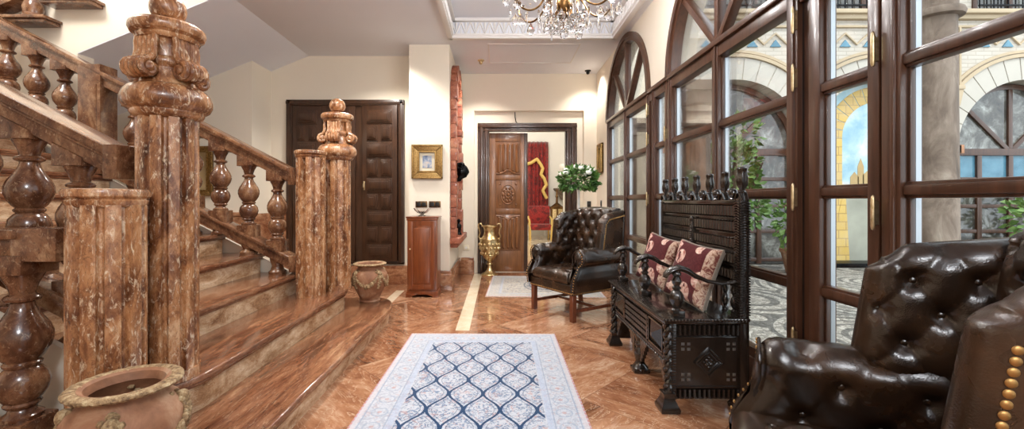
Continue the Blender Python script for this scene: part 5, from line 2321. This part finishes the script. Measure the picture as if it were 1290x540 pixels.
def court_window(k, c, blue, label):
    root = sroot('window_%d' % k, label, 'window', (c, YF + .30, 0))
    fr = MB()
    r = AR - .02
    ring_y(fr, 0, AZ, r - .09, r, -.05, .05)
    for x in (-r + .045, -.60, 0, .60, r - .045):
        fr.box(x - .045, x + .045, -.05, .05, 0, AZ, .006)
    for z in (.08, .62, 1.10, 1.62, AZ - .02):
        fr.box(-r, r, -.04, .04, z - .035, z + .035, .006)
    fr.box(-r, r, -.06, .06, AZ - .07, AZ + .06, .01)
    fr.build('window_frame', M['frame_wood'], root)
    bb = MB()
    for a in (45, 90, 135):
        d = Vector((math.cos(R(a)), math.sin(R(a))))
        n = Vector((-d.y, d.x)) * .04
        o = Vector((0, AZ))
        e = o + d * (r - .05)
        bb.prism([tuple(o - n), tuple(e - n), tuple(e + n), tuple(o + n)], -.045, .045, 'y', .006)
    bb.build('fan_bars', M['frame_wood'], root)
    g_ = MB()
    g_.prism(arc(0, AZ, r - .05, 0, 180, 24), -.006, .006, 'y')
    g_.box(-r, r, -.006, .006, .0, 1.62 if blue else AZ)
    g_.build('panes', M['dark_pane'], root, smooth=False)
    if blue:
        g_ = MB()
        for x0, x1 in ((-r, -.62), (-.58, -.02), (.02, .58), (.62, r)):
            g_.box(x0, x1, -.006, .006, 1.62, AZ)
        g_.build('blue_panes', M['blue_glass'], root, smooth=False)
    return root


court_window(6, ARCH[0], False, 'fanlight window in the courtyard arch behind the carved bench')
court_window(7, ARCH[2], True, 'courtyard fanlight window with blue panes, seen above the nearest armchair')
court_window(8, ARCH[3], True, 'courtyard fanlight window with blue panes, farthest to the right')

# upper windows with railings
for i, c in enumerate(ARCH[:3]):
    root = sroot('window_%d' % (9 + i), ['upper window with dark railing above the bench', 'upper window with dark railing above the mural', 'upper window with dark railing at the top right corner'][i], 'window', (c, YF, 4.70))
    b = MB()
    b.box(-1.0, 1.0, -.004, .02, 0, 1.9)
    b.build('pane', M['dark_pane'], root, smooth=False)
    b = MB()
    for x in (-1.0, -.35, .35, 1.0):
        b.box(x - .04, x + .04, -.03, .02, 0, 1.9, .005)
    b.build('window_frame', M['frame_wood'], root)
    b = MB()
    for k in range(17):
        x = -1.05 + 2.1 * k / 16
        b.tube([(x, -.14, .0), (x, -.14, .95)], .011, 6)
    for z in (.06, .93):
        b.box(-1.06, 1.06, -.155, -.125, z - .015, z + .015)
    b.build('railing', M['black_metal'], root)

# mural in the middle arch
mu = thing('wall_mural', 'painted mural of a yellow arch and townscape filling a courtyard arch', 'mural', (ARCH[1], YF + .30, 0))
b = MB()
r = AR - .005
b.prism(arc(0, AZ, r, 0, 180, 30) + [(-r, 0), (r, 0)], 0, .04, 'y')
b.build('painted_sky', M['mural'], mu, smooth=False)
b = MB()
for k in range(15):
    ring_y(b, .19, 2.42, .68, .98, -.008, .004, k * 12 + .5, k * 12 + 11.5, 3)
for s in (-1, 1):
    b.box(.19 + min(s * .68, s * .98), .19 + max(s * .68, s * .98), -.008, .004, .50, 2.42)
b.build('painted_arch', M['mural_yellow'], mu, smooth=False)
b = MB()
for s in (-1, 1):
    b.box(min(.19 + s * .98, s * (r - .01)), max(.19 + s * .98, s * (r - .01)), -.006, .004, .0, AZ)
b.build('painted_wall', M['voussoir'], mu, smooth=False)
b = MB()
for x0, x1, z1, pk in ((-.68, -.50, 1.52, 0), (-.52, -.36, 1.66, .10), (-.38, -.26, 1.86, .16), (-.28, -.10, 1.70, .08), (-.12, .02, 2.0, .22), (0, .20, 1.74, .06), (.18, .36, 1.84, .14), (.34, .68, 1.60, 0)):
    x0, x1 = x0 + .19, x1 + .19
    b.prism([(x0, 1.25), (x1, 1.25), (x1, z1), ((x0 + x1) / 2, z1 + pk), (x0, z1)], -.006, .004, 'y')
b.build('painted_skyline', M['mural_ochre'], mu, smooth=False)
b = MB()
b.prism([(-.79, .05), (1.17, .05), (.87, 1.26), (-.49, 1.26)], -.010, .003, 'y')
b.build('painted_paving', M['mural_ground'], mu, smooth=False)
b = MB()
b.prism([(-.79, .05), (-.35, .05), (-.42, 1.26), (-.49, 1.26)], -.013, .003, 'y')
b.build('painted_path', M['mural_yellow'], mu, smooth=False)
b = MB()
b.box(-AR + .02, AR - .02, -.42, 0, -.02, .06, .01)
b.build('dark_ledge', M['black_metal'], mu)

# columns
def column(label, loc, r, zring, H, seg=36):
    root = thing('stone_column', label, 'column', loc, 0, 'weathered stone columns of the courtyard')
    b = MB()

    def tap(t): return r * (1.06 - .12 * t)
    b.lathe([(tap(i / 10), .25 + (zring - .25) * i / 10) for i in range(11)], seg=seg)
    b.build('shaft', M['stone'], root)
    b = MB()
    b.box(-r * 1.7, r * 1.7, -r * 1.7, r * 1.7, -.02, .12, .01)
    b.lathe([(r * 1.6, .12), (r * 1.65, .15), (r * 1.5, .18), (r * 1.25, .20), (r * 1.35, .22), (r * 1.3, .25), (r * 1.08, .26)], seg=seg)
    b.build('base', M['stone'], root)
    b = MB()
    z = zring
    b.lathe([(r * .94, z - .01), (r * 1.22, z), (r * 1.28, z + .03), (r * 1.22, z + .06), (r * .98, z + .07), (r * .98, z + .24), (r * 1.2, z + .26), (r * 1.26, z + .30), (r * 1.30, z + .36), (r * 1.45, z + .40)], seg=seg)
    b.box(-r * 1.5, r * 1.5, -r * 1.5, r * 1.5, z + .40, H, .01)
    b.build('capital', M['stone'], root)
    return root


column('thick weathered stone column seen through the window right of the mural', (3.99, 3.86, 0), .165, 2.86, 3.75)
column('stone column with capital seen through the window behind the bench', (2.42, 5.15, 0), .165, 2.10, 2.62)
column('slim stone column with capital seen through the smallest arched window, nearer one', (2.18, 6.55, 0), .15, 1.95, 2.45)
column('slim stone column with capital seen through the smallest arched window, farther one', (2.02, 7.25, 0), .14, 1.95, 2.45)

# tree and plants
rn = random.Random(21)
tr = thing('courtyard_tree', 'small leafy tree in the courtyard behind the near end of the bench', 'tree', (3.10, 5.55, -.02))
b = MB()
b.tube([(0, 0, 0), (.02, .01, .5), (-.02, .03, 1.0), (.0, 0, 1.5), (.06, 0, 2.0)], [.06, .05, .042, .035, .02], 10)
for a, z in ((.3, .9), (2.2, 1.1), (4.0, 1.3), (5.3, 1.0)):
    b.tube([(0, 0, z), (.2 * math.cos(a), .2 * math.sin(a), z + .3), (.36 * math.cos(a), .36 * math.sin(a), z + .7)], [.028, .02, .01], 8)
b.build('trunk', M['bark'], tr)
b = MB()
for c, rx, rz_, n in (((-.05, 0, 1.55), .34, .52, 520), ((.20, .1, 1.2), .26, .34, 240), ((-.15, -.05, .75), .22, .30, 160), ((.1, 0, 2.1), .22, .26, 160)):
    leaf_cluster(b, c, rx, rz_, n, .10, rn, lo=-1)
b.build('foliage', M['leaf2'], tr)


def potted(label, loc, s, mat):
    root = thing('potted_shrub', label, 'plant', loc, 0, 'potted shrubs in the courtyard')
    b = MB()
    b.lathe([(.14 * s, 0), (.20 * s, .28 * s), (.22 * s, .30 * s), (.22 * s, .34 * s), (.19 * s, .34 * s), (.17 * s, .28 * s), (.001, .28 * s)], seg=24)
    b.build('pot', mat, root)
    b = MB()
    leaf_cluster(b, (0, 0, .75 * s), .32 * s, .42 * s, 260, .11 * s, rn, lo=-1)
    for k in range(6):
        a = k
        b.tube([(0, 0, .28 * s), (.15 * s * math.cos(a), .15 * s * math.sin(a), .7 * s)], .01, 5)
    b.build('foliage', M['leaf2'], root)


potted('leafy shrub in a white pot before the blue-paned courtyard window', (9.15, 7.1, -.02), 1.25, M['white'])
potted('leafy shrub in a terracotta pot further right before the blue-paned courtyard window', (10.6, 7.2, -.02), 1.3, M['terracotta'])
potted('leafy shrub in a terracotta pot below the courtyard fanlight behind the bench', (5.05, 7.1, -.02), 1.2, M['terracotta'])
b = MB()
b.lathe([(.08, 0), (.15, .05), (.18, .13), (.15, .21), (.11, .25), (.13, .27), (.10, .27), (.09, .22), (.001, .1)], seg=24)
o = b.build('stone_urn', M['black_metal'], None, loc=(6.62, 7.25, .06))
o.location = (6.55, 7.2, -.02)
tag(o, 'small dark round pot on the paving below the mural', 'pot')

# ------------------------------------------------------------------ lights, sky, camera
w = bpy.data.worlds.new('sky')
sc.world = w
w.use_nodes = True
bg = w.node_tree.nodes['Background']
bg.inputs[0].default_value = (.86, .93, 1.0, 1)
bg.inputs[1].default_value = 2.2


def lamp(name, kind, loc, energy, col, size=.1, rot=None, spot=None):
    l = bpy.data.lights.new(name, kind)
    l.energy = energy
    l.color = col
    if kind in ('POINT', 'SPOT'):
        l.shadow_soft_size = size
    if kind == 'SPOT':
        l.spot_size = R(spot)
        l.spot_blend = .7
    if kind == 'SUN':
        l.angle = R(size)
    o = bpy.data.objects.new(name, l)
    o.location = loc
    if rot:
        o.rotation_euler = rot
    COL.objects.link(o)
    return o


WARM = (1.0, .95, .88)
for k in range(4):
    a = .2 + PI / 2 * k
    lamp('chandelier_fill', 'POINT', (.50 + .40 * math.cos(a), 3.22 + .40 * math.sin(a), 2.90), 20, (1, .97, .95), .06)  # the chandelier itself is unlit; fill added here to brighten coffer and ceiling
lamp('spot_and_fill_lamp', 'SPOT', (-.262, 6.28, CZ - .07), 90, WARM, .06, (0, 0, 0), 125)
lamp('spot_and_fill_lamp', 'SPOT', (1.44, 6.60, CZ - .07), 40, WARM, .06, (0, 0, 0), 120)
lamp('spot_and_fill_lamp', 'SPOT', (-1.5, 5.2, CZ - .07), 150, WARM, .06, (0, 0, 0), 135)  # added fill spot without a fixture, as are the next two
lamp('spot_and_fill_lamp', 'SPOT', (-1.4, 3.0, CZ - .07), 150, WARM, .06, (0, 0, 0), 135)  # added fill over the stair foot, no fixture modelled
lamp('spot_and_fill_lamp', 'SPOT', (.3, 5.0, CZ - .07), 90, WARM, .06, (0, 0, 0), 135)  # added fill over the hall floor, no fixture modelled
lamp('stair_fill_light', 'POINT', (-4.2, 2.6, 4.4), 150, WARM, .3)  # unseen fill light added high in the stairwell
lamp('hall_fill_light', 'POINT', (.2, -1.6, 2.85), 190, (.94, .97, 1), .35)  # fill light added behind the camera, no such lamp in view
lamp('next_room_fill_light', 'POINT', (.6, 11.2, 3.9), 160, (1, .95, .86), .3)  # unseen light added so the room beyond the door is bright
sun = lamp('sun', 'SUN', (6, -4, 10), .8, (1.0, .93, .82), 6)
sun.rotation_euler = (R(38), R(12), 0)

cam = bpy.data.cameras.new('camera')
co_ = bpy.data.objects.new('camera', cam)
COL.objects.link(co_)
co_.location = (0, 0, EYE)
co_.rotation_euler = (R(90), 0, 0)
cam.sensor_width = 36
cam.lens = FPX / 1290 * 36
cam.shift_x = (645 - CX) / 1290
cam.shift_y = -(270 - CY) / 1290
cam.clip_start = .02
cam.clip_end = 200
sc.camera = co_
vs_ = sc.view_settings
vs_.view_transform = 'Standard'
vs_.look = 'None'
vs_.gamma = 1
vs_.exposure = .38
vs_.use_curve_mapping = False
cy = sc.cycles
cy.max_bounces = 10
cy.diffuse_bounces = 5
cy.glossy_bounces = 5
cy.transmission_bounces = 8
cy.transparent_max_bounces = 24
cy.caustics_reflective = False
cy.caustics_refractive = False
cy.sample_clamp_indirect = 6
cy.use_denoising = True
